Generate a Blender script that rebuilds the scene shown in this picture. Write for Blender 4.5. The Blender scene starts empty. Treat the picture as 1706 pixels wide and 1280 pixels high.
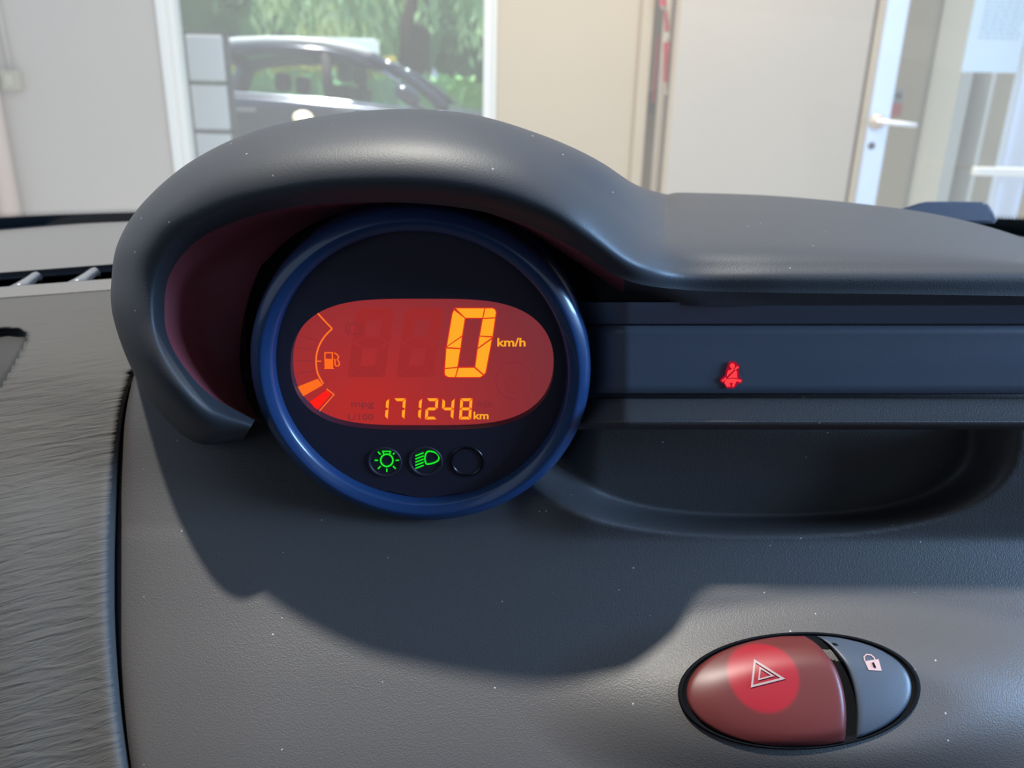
import bpy, bmesh, math, random
import numpy as np
from mathutils import Vector, Matrix
random.seed(7)
S = bpy.context.scene
COL = S.collection
R_ = math.radians

# ------------------------------------------------------------------ camera
F_PX, CX, CY = 1281.0, 853.0, 640.0
PITCH, ROLL = R_(19.0), R_(1.35)
CAM = Vector((0.0, 0.0, 1.12))
FW = Vector((0, math.cos(PITCH), -math.sin(PITCH)))
U0 = Vector((0, math.sin(PITCH), math.cos(PITCH)))
X0 = Vector((1, 0, 0))
UP = math.cos(ROLL) * U0 - math.sin(ROLL) * X0
RX = math.cos(ROLL) * X0 + math.sin(ROLL) * U0
cam = bpy.data.cameras.new('camera')
cam.sensor_width = 36.0
cam.lens = 36.0 * F_PX / 1706.0
cam.clip_start = 0.02
cam.clip_end = 200
cam.dof.use_dof = True
cam.dof.focus_distance = 0.335
cam.dof.aperture_fstop = 11.0
co = bpy.data.objects.new('camera', cam)
COL.objects.link(co)
co.matrix_world = Matrix(((RX.x, UP.x, -FW.x, CAM.x), (RX.y, UP.y, -FW.y, CAM.y), (RX.z, UP.z, -FW.z, CAM.z), (0, 0, 0, 1)))
S.camera = co

# ------------------------------------------------------------------ light
world = bpy.data.worlds.new('world')
S.world = world
world.use_nodes = True
wn = world.node_tree.nodes
wn['Background'].inputs['Color'].default_value = (0.62, 0.78, 1.0, 1)
wn['Background'].inputs['Strength'].default_value = 0.72
sun = bpy.data.lights.new('sun', 'SUN')
sun.energy = 7.2
sun.angle = R_(2.0)
sun.color = (1.0, 0.93, 0.84)
so = bpy.data.objects.new('sun', sun)
COL.objects.link(so)
so.rotation_euler = Vector((-0.17, 0.02, 1.0)).normalized().to_track_quat('Z', 'Y').to_euler()
S.view_settings.view_transform = 'Standard'
S.view_settings.look = 'None'
S.view_settings.exposure = 0.0
S.view_settings.gamma = 1.0
S.view_settings.use_curve_mapping = False


def area(name, loc, target, sx, sy, power, color):
    l = bpy.data.lights.new(name, 'AREA')
    l.shape = 'RECTANGLE'
    l.size, l.size_y, l.energy, l.color = sx, sy, power, color
    o = bpy.data.objects.new(name, l)
    COL.objects.link(o)
    o.location = loc
    o.rotation_euler = (Vector(loc) - Vector(target)).to_track_quat('Z', 'Y').to_euler()
    return o


# daylight through the wide workshop glazing to the right of the car
area('right_glazing_daylight', (2.5, -0.1, 1.62), (0.15, 0.3, 0.95), 1.0, 0.7, 135, (0.34, 0.60, 1.0))
# added warm fill to brighten the walls; no strip lamp is known there
area('added_warm_wall_fill', (0.3, 2.4, 2.6), (0.0, 4.0, 0.9), 2.4, 0.3, 30, (1.0, 0.80, 0.55))


# ------------------------------------------------------------------ projection helpers
def P(px, py, d):
    px, py, d = float(px), float(py), float(d)
    return CAM + d * (RX * ((px - CX) / F_PX) - UP * ((py - CY) / F_PX) + FW)


def on_plane(px, py, p0, n):
    r = P(px, py, 1.0) - CAM
    return CAM + r * ((p0 - CAM).dot(n) / r.dot(n))


def on_y(px, py, y):
    return on_plane(px, py, Vector((0, y, 0)), Vector((0, 1, 0)))


# ------------------------------------------------------------------ object helpers
def link(name, me, mat=None, parent=None, smooth=False):
    if isinstance(me, bmesh.types.BMesh):
        m = bpy.data.meshes.new(name)
        me.to_mesh(m)
        me.free()
        me = m
    o = bpy.data.objects.new(name, me)
    COL.objects.link(o)
    if mat is not None and not me.materials:
        me.materials.append(mat)
    if smooth:
        for p in me.polygons:
            p.use_smooth = True
    if parent is not None:
        o.parent = parent
        chain = Vector(parent.location)
        q = parent
        while q.parent is not None:
            q = q.parent
            chain += Vector(q.location)
        o.location = -chain
    return o


def thing(name, label, cat, loc, group=None):
    o = bpy.data.objects.new(name, None)
    COL.objects.link(o)
    o.empty_display_size = 0.05
    o.location = loc
    o['label'] = label
    o['category'] = cat
    if group:
        o['group'] = group
    return o


def tag(o, label, cat, group=None, kind=None):
    o['label'] = label
    o['category'] = cat
    if group:
        o['group'] = group
    if kind:
        o['kind'] = kind
    return o


def struct(o):
    o['kind'] = 'structure'
    return o


def box_bm(x0, x1, y0, y1, z0, z1, bev=0.0, bm=None):
    bm2 = bmesh.new()
    bmesh.ops.create_cube(bm2, size=1.0)
    for v in bm2.verts:
        v.co = Vector(((x0 + x1) / 2 + v.co.x * (x1 - x0), (y0 + y1) / 2 + v.co.y * (y1 - y0), (z0 + z1) / 2 + v.co.z * (z1 - z0)))
    if bev > 0:
        bmesh.ops.bevel(bm2, geom=bm2.edges[:], offset=bev, segments=2, affect='EDGES', profile=0.7)
    if bm is None:
        return bm2
    t = bpy.data.meshes.new('t')
    bm2.to_mesh(t)
    bm2.free()
    bm.from_mesh(t)
    bpy.data.meshes.remove(t)
    return bm


def tube_bm(pts, r, seg=8, closed=False, bm=None, flat=None):
    """tube along points; r may be list"""
    bm = bm or bmesh.new()
    n = len(pts)
    rings = []
    rr = r if isinstance(r, (list, tuple)) else [r] * n
    prev = None
    for i in range(n):
        if closed:
            t = pts[(i + 1) % n] - pts[i - 1]
        else:
            t = pts[min(i + 1, n - 1)] - pts[max(i - 1, 0)]
        t.normalize()
        a = prev - prev.dot(t) * t if prev is not None else (Vector((0, 0, 1)) - t.z * t if abs(t.z) < 0.9 else Vector((1, 0, 0)) - t.x * t)
        a.normalize()
        prev = a
        b = t.cross(a)
        rings.append([bm.verts.new(pts[i] + rr[i] * (math.cos(2 * math.pi * k / seg) * a + math.sin(2 * math.pi * k / seg) * b)) for k in range(seg)])
    for i in range(n if closed else n - 1):
        A, B = rings[i], rings[(i + 1) % n]
        for k in range(seg):
            bm.faces.new((A[k], A[(k + 1) % seg], B[(k + 1) % seg], B[k]))
    if not closed:
        bm.faces.new(rings[0][::-1])
        bm.faces.new(rings[-1])
    return bm


def cr(p0, p1, p2, p3, t):
    return 0.5 * ((2 * p1) + (-p0 + p2) * t + (2 * p0 - 5 * p1 + 4 * p2 - p3) * t * t + (-p0 + 3 * p1 - 3 * p2 + p3) * t ** 3)


def spline(C, per):
    """C: array [n, ...] of control values -> resampled along axis 0"""
    C = np.asarray(C, float)
    n = len(C)
    out = []
    for i in range(n - 1):
        p1, p2 = C[i], C[i + 1]
        p0 = C[i - 1] if i > 0 else 2 * p1 - p2
        p3 = C[i + 2] if i + 2 < n else 2 * p2 - p1
        for k in range(per):
            out.append(cr(p0, p1, p2, p3, k / per))
    out.append(C[-1])
    return np.array(out)


def loft(name, rails, pu, pv, mat, parent, pix=True, lin_v=False, smooth=True, flip=False, thick=0.0):
    C = np.array(rails, float)            # [rails, cols, 3]
    A = spline(np.swapaxes(C, 0, 1), pu)  # cols resampled
    A = np.swapaxes(A, 0, 1)
    if lin_v:
        B = [A[0]]
        for i in range(len(A) - 1):
            for k in range(1, pv + 1):
                B.append(A[i] + (A[i + 1] - A[i]) * k / pv)
        A = np.array(B)
    else:
        A = spline(A, pv)
    nv, nu = A.shape[0], A.shape[1]
    V = []
    for j in range(nv):
        for i in range(nu):
            p = A[j, i]
            V.append(P(*p) if pix else Vector(p))
    return grid_mesh(name, V, nu, nv, mat, parent, smooth, flip, thick)


def grid_mesh(name, V, nu, nv, mat, parent, smooth=True, flip=False, thick=0.0):
    Fs = []
    for j in range(nv - 1):
        for i in range(nu - 1):
            q = (j * nu + i, j * nu + i + 1, (j + 1) * nu + i + 1, (j + 1) * nu + i)
            Fs.append(q[::-1] if flip else q)
    me = bpy.data.meshes.new(name)
    me.from_pydata([tuple(v) for v in V], [], Fs)
    # UV in metres
    lu = np.zeros((nv, nu))
    lv = np.zeros((nv, nu))
    VV = np.array([tuple(v) for v in V]).reshape(nv, nu, 3)
    lu[:, 1:] = np.cumsum(np.median(np.linalg.norm(VV[:, 1:] - VV[:, :-1], axis=2), axis=0))[None, :]
    lv[1:, :] = np.cumsum(np.median(np.linalg.norm(VV[1:] - VV[:-1], axis=2), axis=1))[:, None]
    uvl = me.uv_layers.new(name='UVMap')
    idx = np.array([l.vertex_index for l in me.loops])
    uv = np.stack([lu.ravel()[idx], lv.ravel()[idx]], axis=1)
    uvl.data.foreach_set('uv', uv.ravel())
    me.update()
    o = link(name, me, mat, parent, smooth)
    if thick:
        m = o.modifiers.new('shell', 'SOLIDIFY')
        m.thickness = thick
        m.offset = -1
    return o


# ------------------------------------------------------------------ materials
def new_mat(name):
    m = bpy.data.materials.new(name)
    m.use_nodes = True
    nt = m.node_tree
    return m, nt, nt.nodes['Principled BSDF']


def srgb(r, g, b):
    return tuple(((c / 255) / 12.92 if c / 255 <= 0.04045 else ((c / 255 + 0.055) / 1.055) ** 2.4) for c in (r, g, b)) + (1,)


def mat_simple(name, col, rough=0.5, metal=0.0, bump=0.0, scale=400.0, emis=None, estr=1.0, spec=0.5, vary=0.0, vscale=20, coat=0.0, alpha=None):
    m, nt, b = new_mat(name)
    b.inputs['Base Color'].default_value = col
    b.inputs['Roughness'].default_value = rough
    b.inputs['Metallic'].default_value = metal
    b.inputs['Specular IOR Level'].default_value = spec
    b.inputs['Coat Weight'].default_value = coat
    b.inputs['Coat Roughness'].default_value = 0.08
    tc = nt.nodes.new('ShaderNodeTexCoord')
    if bump > 0:
        n = nt.nodes.new('ShaderNodeTexNoise')
        n.inputs['Scale'].default_value = scale
        n.inputs['Detail'].default_value = 2
        nt.links.new(tc.outputs['Object'], n.inputs['Vector'])
        bp = nt.nodes.new('ShaderNodeBump')
        bp.inputs['Strength'].default_value = bump
        bp.inputs['Distance'].default_value = 0.0004
        nt.links.new(n.outputs['Fac'], bp.inputs['Height'])
        nt.links.new(bp.outputs['Normal'], b.inputs['Normal'])
    if vary > 0:
        n2 = nt.nodes.new('ShaderNodeTexNoise')
        n2.inputs['Scale'].default_value = vscale
        n2.inputs['Detail'].default_value = 3
        nt.links.new(tc.outputs['Object'], n2.inputs['Vector'])
        mr = nt.nodes.new('ShaderNodeMapRange')
        mr.inputs['To Min'].default_value = 1 - vary
        mr.inputs['To Max'].default_value = 1 + vary
        nt.links.new(n2.outputs['Fac'], mr.inputs['Value'])
        mx = nt.nodes.new('ShaderNodeVectorMath')
        mx.operation = 'MULTIPLY'
        mx.inputs[0].default_value = col[:3]
        nt.links.new(mr.outputs['Result'], mx.inputs[1])
        nt.links.new(mx.outputs['Vector'], b.inputs['Base Color'])
    if emis:
        b.inputs['Emission Color'].default_value = emis
        b.inputs['Emission Strength'].default_value = estr
    return m


def mat_plastic(name, col, rough, grain=0.35, scale=1400, dust=True):
    """moulded dash plastic: fine pebble grain, a few dust specks"""
    m, nt, b = new_mat(name)
    tc = nt.nodes.new('ShaderNodeTexCoord')
    v = nt.nodes.new('ShaderNodeTexVoronoi')
    v.inputs['Scale'].default_value = scale
    n = nt.nodes.new('ShaderNodeTexNoise')
    n.inputs['Scale'].default_value = scale * 0.7
    n.inputs['Detail'].default_value = 2
    ad = nt.nodes.new('ShaderNodeMath')
    ad.operation = 'ADD'
    nt.links.new(tc.outputs['Object'], v.inputs['Vector'])
    nt.links.new(tc.outputs['Object'], n.inputs['Vector'])
    nt.links.new(v.outputs['Distance'], ad.inputs[0])
    nt.links.new(n.outputs['Fac'], ad.inputs[1])
    bp = nt.nodes.new('ShaderNodeBump')
    bp.inputs['Strength'].default_value = grain
    bp.inputs['Distance'].default_value = 0.00035
    nt.links.new(ad.outputs[0], bp.inputs['Height'])
    nt.links.new(bp.outputs['Normal'], b.inputs['Normal'])
    b.inputs['Roughness'].default_value = rough
    b.inputs['Specular IOR Level'].default_value = 0.5
    b.inputs['Base Color'].default_value = col
    if dust:
        d = nt.nodes.new('ShaderNodeTexVoronoi')
        d.inputs['Scale'].default_value = 130
        nt.links.new(tc.outputs['Object'], d.inputs['Vector'])
        lt = nt.nodes.new('ShaderNodeMath')
        lt.operation = 'LESS_THAN'
        lt.inputs[1].default_value = 0.055
        nt.links.new(d.outputs['Distance'], lt.inputs[0])
        n3 = nt.nodes.new('ShaderNodeTexNoise')
        n3.inputs['Scale'].default_value = 60
        nt.links.new(tc.outputs['Object'], n3.inputs['Vector'])
        gt = nt.nodes.new('ShaderNodeMath')
        gt.operation = 'GREATER_THAN'
        gt.inputs[1].default_value = 0.53
        nt.links.new(n3.outputs['Fac'], gt.inputs[0])
        mu = nt.nodes.new('ShaderNodeMath')
        mu.operation = 'MULTIPLY'
        nt.links.new(lt.outputs[0], mu.inputs[0])
        nt.links.new(gt.outputs[0], mu.inputs[1])
        mx = nt.nodes.new('ShaderNodeMix')
        mx.data_type = 'RGBA'
        mx.inputs['A'].default_value = col
        mx.inputs['B'].default_value = (0.35, 0.35, 0.34, 1)
        nt.links.new(mu.outputs[0], mx.inputs['Factor'])
        nt.links.new(mx.outputs['Result'], b.inputs['Base Color'])
    return m


def mat_leather(name, col):
    """slush-moulded pad skin with long fine wrinkles running across it (UV in metres)"""
    m, nt, b = new_mat(name)
    uv = nt.nodes.new('ShaderNodeTexCoord')
    mp = nt.nodes.new('ShaderNodeMapping')
    mp.vector_type = 'TEXTURE'
    mp.inputs['Rotation'].default_value = (0, 0, R_(-13))
    mp.inputs['Scale'].default_value = (1 / 42, 1 / 330, 1)
    nt.links.new(uv.outputs['UV'], mp.inputs['Vector'])
    n = nt.nodes.new('ShaderNodeTexNoise')
    n.inputs['Scale'].default_value = 1.0
    n.inputs['Detail'].default_value = 3
    n.inputs['Distortion'].default_value = 0.5
    nt.links.new(mp.outputs['Vector'], n.inputs['Vector'])
    bp = nt.nodes.new('ShaderNodeBump')
    bp.inputs['Strength'].default_value = 1.0
    bp.inputs['Distance'].default_value = 0.0011
    nt.links.new(n.outputs['Fac'], bp.inputs['Height'])
    nt.links.new(bp.outputs['Normal'], b.inputs['Normal'])
    b.inputs['Base Color'].default_value = col
    b.inputs['Roughness'].default_value = 0.75
    b.inputs['Specular IOR Level'].default_value = 0.3
    return m


M = {}
M['hood'] = mat_plastic('hood_plastic', (0.038, 0.040, 0.046, 1), 0.50, 0.12, 1800)
M['liner'] = mat_plastic('hood_liner_red_glow', (0.26, 0.060, 0.070, 1), 0.4, 0.1, 1800, False)  # the display's red glow on the lining is put into this colour
M['fascia'] = mat_plastic('fascia_plastic', (0.064, 0.060, 0.060, 1), 0.5, 0.26, 1600)
M['panel'] = mat_plastic('lamp_panel_plastic', (0.080, 0.092, 0.122, 1), 0.42, 0.05, 1800, False)
M['top'] = mat_plastic('dash_top_plastic', (0.12, 0.116, 0.115, 1), 0.6, 0.35, 900)
M['leather'] = mat_leather('pad_skin', (0.070, 0.068, 0.066, 1))
M['dark'] = mat_simple('black_void_plastic', (0.003, 0.0035, 0.005, 1), 0.8, spec=.1)
M['ventblue'] = mat_simple('vent_slot_plastic', (0.04, 0.05, 0.07, 1), 0.4, bump=0.3)
M['fin'] = mat_simple('vent_fin_plastic', (0.16, 0.17, 0.19, 1), 0.3)
M['ring'] = mat_simple('blue_ring_plastic', (0.016, 0.050, 0.145, 1), 0.33, coat=0.4)
M['face'] = mat_simple('gauge_face_plastic', (0.028, 0.023, 0.040, 1), 0.5)
M['dial_hole'] = mat_simple('unlit_lamp_window', (0.006, 0.004, 0.008, 1), 0.25)


def mat_lcd():
    m, nt, b = new_mat('backlit_red_display')
    tc = nt.nodes.new('ShaderNodeTexCoord')
    geo = nt.nodes.new('ShaderNodeNewGeometry')
    n = nt.nodes.new('ShaderNodeVectorMath')      # backlight lamps sit low on the left
    n.operation = 'DISTANCE'
    n.inputs[1].default_value = gp(610, 690, DO)
    nt.links.new(geo.outputs['Position'], n.inputs[0])
    cr_ = nt.nodes.new('ShaderNodeValToRGB')
    cr_.color_ramp.elements[0].position = 0.012
    cr_.color_ramp.elements[0].color = (0.44, 0.022, 0.018, 1)
    cr_.color_ramp.elements[1].position = 0.085
    cr_.color_ramp.elements[1].color = (0.20, 0.028, 0.036, 1)
    nt.links.new(n.outputs['Value'], cr_.inputs['Fac'])
    nt.links.new(cr_.outputs['Color'], b.inputs['Emission Color'])
    b.inputs['Emission Strength'].default_value = 1.0
    b.inputs['Base Color'].default_value = (0.03, 0.012, 0.014, 1)
    b.inputs['Roughness'].default_value = 0.35
    return m


def glow(name, col, s=1.0):
    return mat_simple(name, (0.01, 0.01, 0.01, 1), 0.5, emis=col + (1,), estr=s, spec=0.1)


M['amber'] = glow('amber_segment', (1.0, 0.40, 0.018))
M['amber_edge'] = glow('amber_outline_glow', (0.75, 0.035, 0.012))
M['orange'] = glow('orange_line', (1.0, 0.17, 0.02))
M['orange_fill'] = glow('orange_fill', (1.0, 0.15, 0.01))
M['red_fill'] = glow('red_fill', (1.0, 0.012, 0.006))
M['ghost'] = glow('unlit_segment', (0.34, 0.022, 0.022))
M['ghost_dark'] = glow('unlit_segment_dark', (0.23, 0.024, 0.030))
M['green'] = glow('green_lamp', (0.008, 0.85, 0.02))
M['belt_red'] = glow('seatbelt_lamp', (1.0, 0.045, 0.05), 1.1)
M['belt_dark'] = glow('seatbelt_lamp_halo', (0.35, 0.0, 0.02))

# ================================================================== DASHBOARD
dash = thing('dashboard', 'dark grey moulded car dashboard filling the lower frame below the windscreen', 'dashboard', P(853, 1000, 0.36))

# ---- instrument hood
#        L (lip)         S (silhouette)
Lp = [(425, 700), (360, 665), (319, 627), (285, 575), (274, 525), (282, 460), (320, 408), (380, 374), (460, 350), (560, 338), (680, 338), (790, 350), (880, 376), (960, 416), (1040, 466)]
Sp = [(405, 733), (330, 738), (270, 690), (222, 618), (190, 530), (187, 465), (200, 400), (245, 333), (330, 264), (450, 213), (620, 186), (770, 190), (900, 226), (1000, 272), (1092, 345)]
R0 = [(436, 706, .352), (424, 690, .366), (410, 660, .370), (401, 620, .368), (400, 575, .365), (408, 520, .358), (426, 465, .350), (465, 412, .341), (528, 370, .333), (605, 345, .326), (692, 338, .325), (785, 348, .326), (865, 378, .329), (950, 430, .334), (1040, 490, .338)]
Ld = [.348, .342, .337, .335, .334, .330, .320, .307, .296, .290, .286, .285, .287, .291, .303]
rails = [[] for _ in range(7)]
for i in range(15):
    L, Sx, d = Lp[i], Sp[i], Ld[i]
    lerp = lambda t: (L[0] + (Sx[0] - L[0]) * t, L[1] + (Sx[1] - L[1]) * t)
    rails[0].append(R0[i])
    rails[1].append((*L, d))
    if i < 13:
        rails[2].append((*lerp(.28), d - .011))
        rails[3].append((*lerp(.70), d - .004))
        rails[4].append((*lerp(1.0), d + .022))
        rails[5].append((*lerp(.93), d + .062))
        rails[6].append((*lerp(.60), d + .16))
    elif i == 13:
        rails[2].append((971, 378, .281))
        rails[3].append((988, 318, .293))
        rails[4].append((1003, 273, .325))
        rails[5].append((1010, 290, .42))
        rails[6].append((1012, 320, .56))
    else:
        rails[2].append((1062, 436, .297))
        rails[3].append((1082, 388, .325))
        rails[4].append((1094, 348, .40))
        rails[5].append((1102, 322, .54))
        rails[6].append((1106, 345, .62))
for px, yl, ys in ((1140, 483, 321), (1300, 488, 327), (1480, 490, 345), (1600, 492, 366), (1720, 494, 402), (1900, 500, 470)):
    rails[0].append((px, 508, .3225))
    rails[1].append((px, yl, .3165))
    rails[2].append((px, 450, .3155))
    rails[3].append((px, 455 + (ys - 455) * .40, .335))
    rails[4].append((px, 455 + (ys - 455) * .80, .43))
    rails[5].append((px, ys, .56))
    rails[6].append((px, ys + 30, .64))
# hood shell: lip outwards;   liner: lip inwards to the gauge
loft('instrument_hood', rails[1:], 10, 8, M['hood'], dash)
hood = bpy.data.objects['instrument_hood']
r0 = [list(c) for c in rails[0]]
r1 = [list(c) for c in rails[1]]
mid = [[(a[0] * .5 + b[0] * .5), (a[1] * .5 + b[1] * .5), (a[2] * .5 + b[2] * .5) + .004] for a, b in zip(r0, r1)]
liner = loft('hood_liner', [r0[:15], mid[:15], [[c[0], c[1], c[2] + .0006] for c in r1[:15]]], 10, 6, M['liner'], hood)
liner['label'] = 'inner lining of the hood with the red display glow painted in'
loft('brow_underside', [r0[14:], r1[14:]], 10, 5, M['hood'], hood)

loft('hood_back_wall', [[(410, 400, .362), (600, 348, .352), (830, 368, .353), (1050, 478, .360), (1200, 500, .360)], [(385, 540, .372), (600, 540, .370), (830, 540, .364), (1060, 540, .364), (1200, 540, .364)], [(x, 760, .400) for x in (385, 620, 860, 1120, 1200)]], 3, 3, M['hood'], hood)

# ---- fascia heightfield
TBA = ([560, 700, 800, 868, 905, 1000, 1140, 1280, 1400, 1500], [.400, .388, .381, .374, .369, .357, .340, .326, .318, .313])
TBB = ([560, 703, 800, 868, 905, 1000, 1140, 1280, 1400, 1500], [.350, .3455, .356, .365, .368, .357, .340, .326, .318, .313])


def interp(x, t):
    xs, ys = t
    if x <= xs[0]:
        return ys[0]
    for i in range(len(xs) - 1):
        if x <= xs[i + 1]:
            p1, p2 = ys[i], ys[i + 1]
            p0 = ys[i - 1] if i else p1
            p3 = ys[i + 2] if i + 2 < len(ys) else p2
            h = xs[i + 1] - xs[i]
            m1 = (p2 - p0) / (xs[i + 1] - (xs[i - 1] if i else xs[i]))
            m2 = (p3 - p1) / ((xs[i + 2] if i + 2 < len(xs) else xs[i + 1]) - xs[i])
            t_ = (x - xs[i]) / h
            return (2 * t_ ** 3 - 3 * t_ ** 2 + 1) * p1 + (t_ ** 3 - 2 * t_ ** 2 + t_) * h * m1 + (-2 * t_ ** 3 + 3 * t_ ** 2) * p2 + (t_ ** 3 - t_ ** 2) * h * m2
    return ys[-1]


def ss(a, b, x):
    t = min(1, max(0, (x - a) / (b - a)))
    return t * t * (3 - 2 * t)


def edge_x(py):
    return interp(py, ([560, 620, 680, 760, 860, 950, 1050, 1180, 1280, 1500], [240, 224, 207, 196, 189, 187, 189, 200, 214, 245]))


def fd(px, py):
    k = ss(840, 1000, px)
    d = interp(py, TBA) * (1 - k) + interp(py, TBB) * k
    # left flank turns away
    d += .008 * max(0, (460 - px) / 260) ** 2
    e = px - edge_x(py)
    d += .010 * math.exp(-max(0, e) / 5.0)
    # storage tray recess
    u, v = (px - 1275) / 420, (py - 715) / 178
    r = (abs(u) ** 2.6 + abs(v) ** 2.6) ** (1 / 2.6)
    d += .030 * (1 - ss(.80, 1.0, r)) + .0012 * (1 - ss(.985, 1.01, r))
    # raised pod around the switches
    u, v = (px - 1390) / 520, (py - 1175) / 185
    r = math.sqrt(u * u + v * v)
    d -= .011 * (1 - ss(.35, 1.0, r))
    return d


def fascia_pt(px, py, off=0.0):
    return P(px, py, fd(px, py) + off)


# grid with hole for the switch is not needed: the switch sits in a dark well ring on top
nu, nv = 250, 196
V = []
for j in range(nv):
    py = 570 + (1440 - 570) * j / (nv - 1)
    for i in range(nu):
        t = i / (nu - 1)
        ex = edge_x(py)
        px = ex + (1900 - ex) * (t * .75 + .25 * t * t)
        V.append(fascia_pt(px, py, .05 * ss(700, 690, py) * ss(850, 950, px) if py < 700 else 0.0))
fas = grid_mesh('centre_fascia', V, nu, nv, M['fascia'], dash, flip=False)

# ---- warning lamp panel, ledge
def prof_loft(name, prof, x0, x1, mat, parent, pv=4, cols=8):
    rails_ = []
    for (py, d) in prof:
        rails_.append([(x, py, d + .022 * (1 - ss(945, 1045, x))) for x in (930, 950, 970, 990, 1010, 1035, 1065, 1150, 1300, 1500, 1700, 1900)])
    return loft(name, rails_, 3, pv, mat, parent, lin_v=True)


prof_loft('brow_back_wall', [(504, .3222), (515, .3245), (530, .3285), (540, .331), (541.5, .334)], 930, 1900, M['panel'], dash)
lp = prof_loft('warning_lamp_panel', [(541, .335), (543, .3320), (600, .3360), (655, .3405), (657, .344)], 930, 1900, M['panel'], dash)
lp['label'] = 'smooth dark panel holding the seat belt lamp'
prof_loft('ledge', [(656, .351), (663, .350), (664.5, .343), (668, .3420), (698, .336), (703, .3348), (707, .3355), (711, .338), (716, .345)], 930, 1900, M['fascia'], dash, pv=3)

# ---- left pad (skin-covered) and recess
BY = ([455, 487, 520, 600, 700, 800, 900, 1050, 1280, 1500], [.520, .507, .472, .419, .390, .371, .3545, .338, .321, .312])


def sd_poly(p, poly):
    d = 1e9
    inside = False
    n = len(poly)
    for i in range(n):
        a, b = poly[i], poly[(i + 1) % n]
        ex, ey = b[0] - a[0], b[1] - a[1]
        wx, wy = p[0] - a[0], p[1] - a[1]
        t = max(0, min(1, (wx * ex + wy * ey) / (ex * ex + ey * ey)))
        d = min(d, math.hypot(wx - ex * t, wy - ey * t))
        if (a[1] > p[1]) != (b[1] > p[1]) and p[0] < (b[0] - a[0]) * (p[1] - a[1]) / (b[1] - a[1]) + a[0]:
            inside = not inside
    return -d if inside else d


REC = [(-420, 585), (-300, 562), (-40, 544), (10, 542), (34, 545), (47, 554), (47, 568), (36, 590), (18, 622), (0, 654), (-40, 700), (-300, 740), (-420, 700)]
nu, nv = 200, 190
V = []
for j in range(nv):
    s = j / (nv - 1)
    py = 488 + (1440 - 488) * (s * .6 + .4 * s * s)
    ex = edge_x(py) + (6 if py > 620 else 12)
    for i in range(nu):
        t = i / (nu - 1)
        px = -620 + (ex + 620) * (1 - (1 - t) ** 1.5)
        d = interp(py, BY)
        e = ex - px
        d += .024 * math.exp(-max(0, e) / 6.0) + .004 * math.exp(-max(0, e) / 16.0)
        d += .012 * ss(-40, 170, px) * ss(560, 800, py)
        if px < 60 and 500 < py < 800:
            q = sd_poly((px, py), REC)
            d += .013 * (1 - ss(-7, 2, q))
        tilt = min(260, 100 - px) * .00009 * ss(480, 700, py)
        yy = py + (100 - px) * 0.075 * (1 - ss(488, 660, py))
        V.append(P(px, yy, d + tilt))
pad = grid_mesh('left_pad', V, nu, nv, M['leather'], dash)
pad.data.materials.append(mat_simple('recess_plastic', (.014, .0145, .014, 1), .7, bump=.2))
pad_ij = []
for f in pad.data.polygons:
    c = f.center
    r_ = c - CAM
    z_ = r_.dot(FW)
    qx, qy = CX + F_PX * r_.dot(RX) / z_, CY - F_PX * r_.dot(UP) / z_
    if qx < 60 and qy < 700 and sd_poly((qx, qy), REC) < -3:
        f.material_index = 1
pad['label'] = 'wrinkled grey skin-covered pad left of the gauge'


# ---- far top shelf beside windscreen, vent slot
def tilt_row(py, d, k=.075, xs=(-650, -350, 0, 180, 420)):
    return [(max(x, 853 - .66 / d * 1281), py + (100 - max(x, 853 - .66 / d * 1281)) * k, d) for x in xs]


loft('top_shelf', [tilt_row(374, .765, .04), tilt_row(392, .70, .05), tilt_row(416, .635, .065), tilt_row(444, .572), tilt_row(447, .568)], 4, 5, M['top'], dash)
vent = loft('air_vent', [tilt_row(446.5, .569), tilt_row(456, .571), tilt_row(460, .576), tilt_row(463, .62)], 4, 3, M['ventblue'], dash)
loft('slot_floor', [tilt_row(450, .61), tilt_row(490, .57)], 4, 2, M['dark'], vent)
loft('front_lip', [tilt_row(473, .535), tilt_row(471, .521), tilt_row(473, .515), tilt_row(487, .505), tilt_row(490, .504)], 4, 3, M['top'], vent)
for cx0 in (58, 155):
    y0 = 457.5 + (100 - cx0) * .075
    bm = bmesh.new()
    prof = [(-34, 20, .522), (-20, 12, .533), (-7, 3, .545), (3, -5, .552), (8, -2, .556)]
    wid = [14, 11, 8.5, 7, 5]
    ringsv = []
    for (dx, dy, d), w in zip(prof, wid):
        c = (cx0 + dx, y0 + dy)
        ringsv.append([bm.verts.new(P(c[0] - w, c[1] - 1, d)), bm.verts.new(P(c[0], c[1] - 3, d - .002)), bm.verts.new(P(c[0] + w, c[1] + 2, d)), bm.verts.new(P(c[0] + w * .8, c[1] + 9, d + .008)), bm.verts.new(P(c[0] - w * .8, c[1] + 9, d + .008))])
    for a, b in zip(ringsv[:-1], ringsv[1:]):
        for k in range(5):
            bm.faces.new((a[k], a[(k + 1) % 5], b[(k + 1) % 5], b[k]))
    bm.faces.new(ringsv[0][::-1])
    bm.faces.new(ringsv[-1])
    link('vent_fin', bm, M['fin'], vent, smooth=True)

# right end of the far dash top
loft('scuttle_shelf', [[(x, 392 - abs(x - 1500) * 0 + (x - 1500) * .06, .70) for x in (1350, 1500, 1650, 1850)], [(x, 365 + (x - 1500) * .10, .80) for x in (1350, 1500, 1650, 1850)]], 3, 3, M['top'], dash)

# ================================================================== SPEEDOMETER
TH = R_(24)
A_ = RX.copy()
B_ = math.cos(TH) * UP - math.sin(TH) * FW
N_ = -(math.cos(TH) * FW + math.sin(TH) * UP)
G = P(701, 630, .34)


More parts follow.
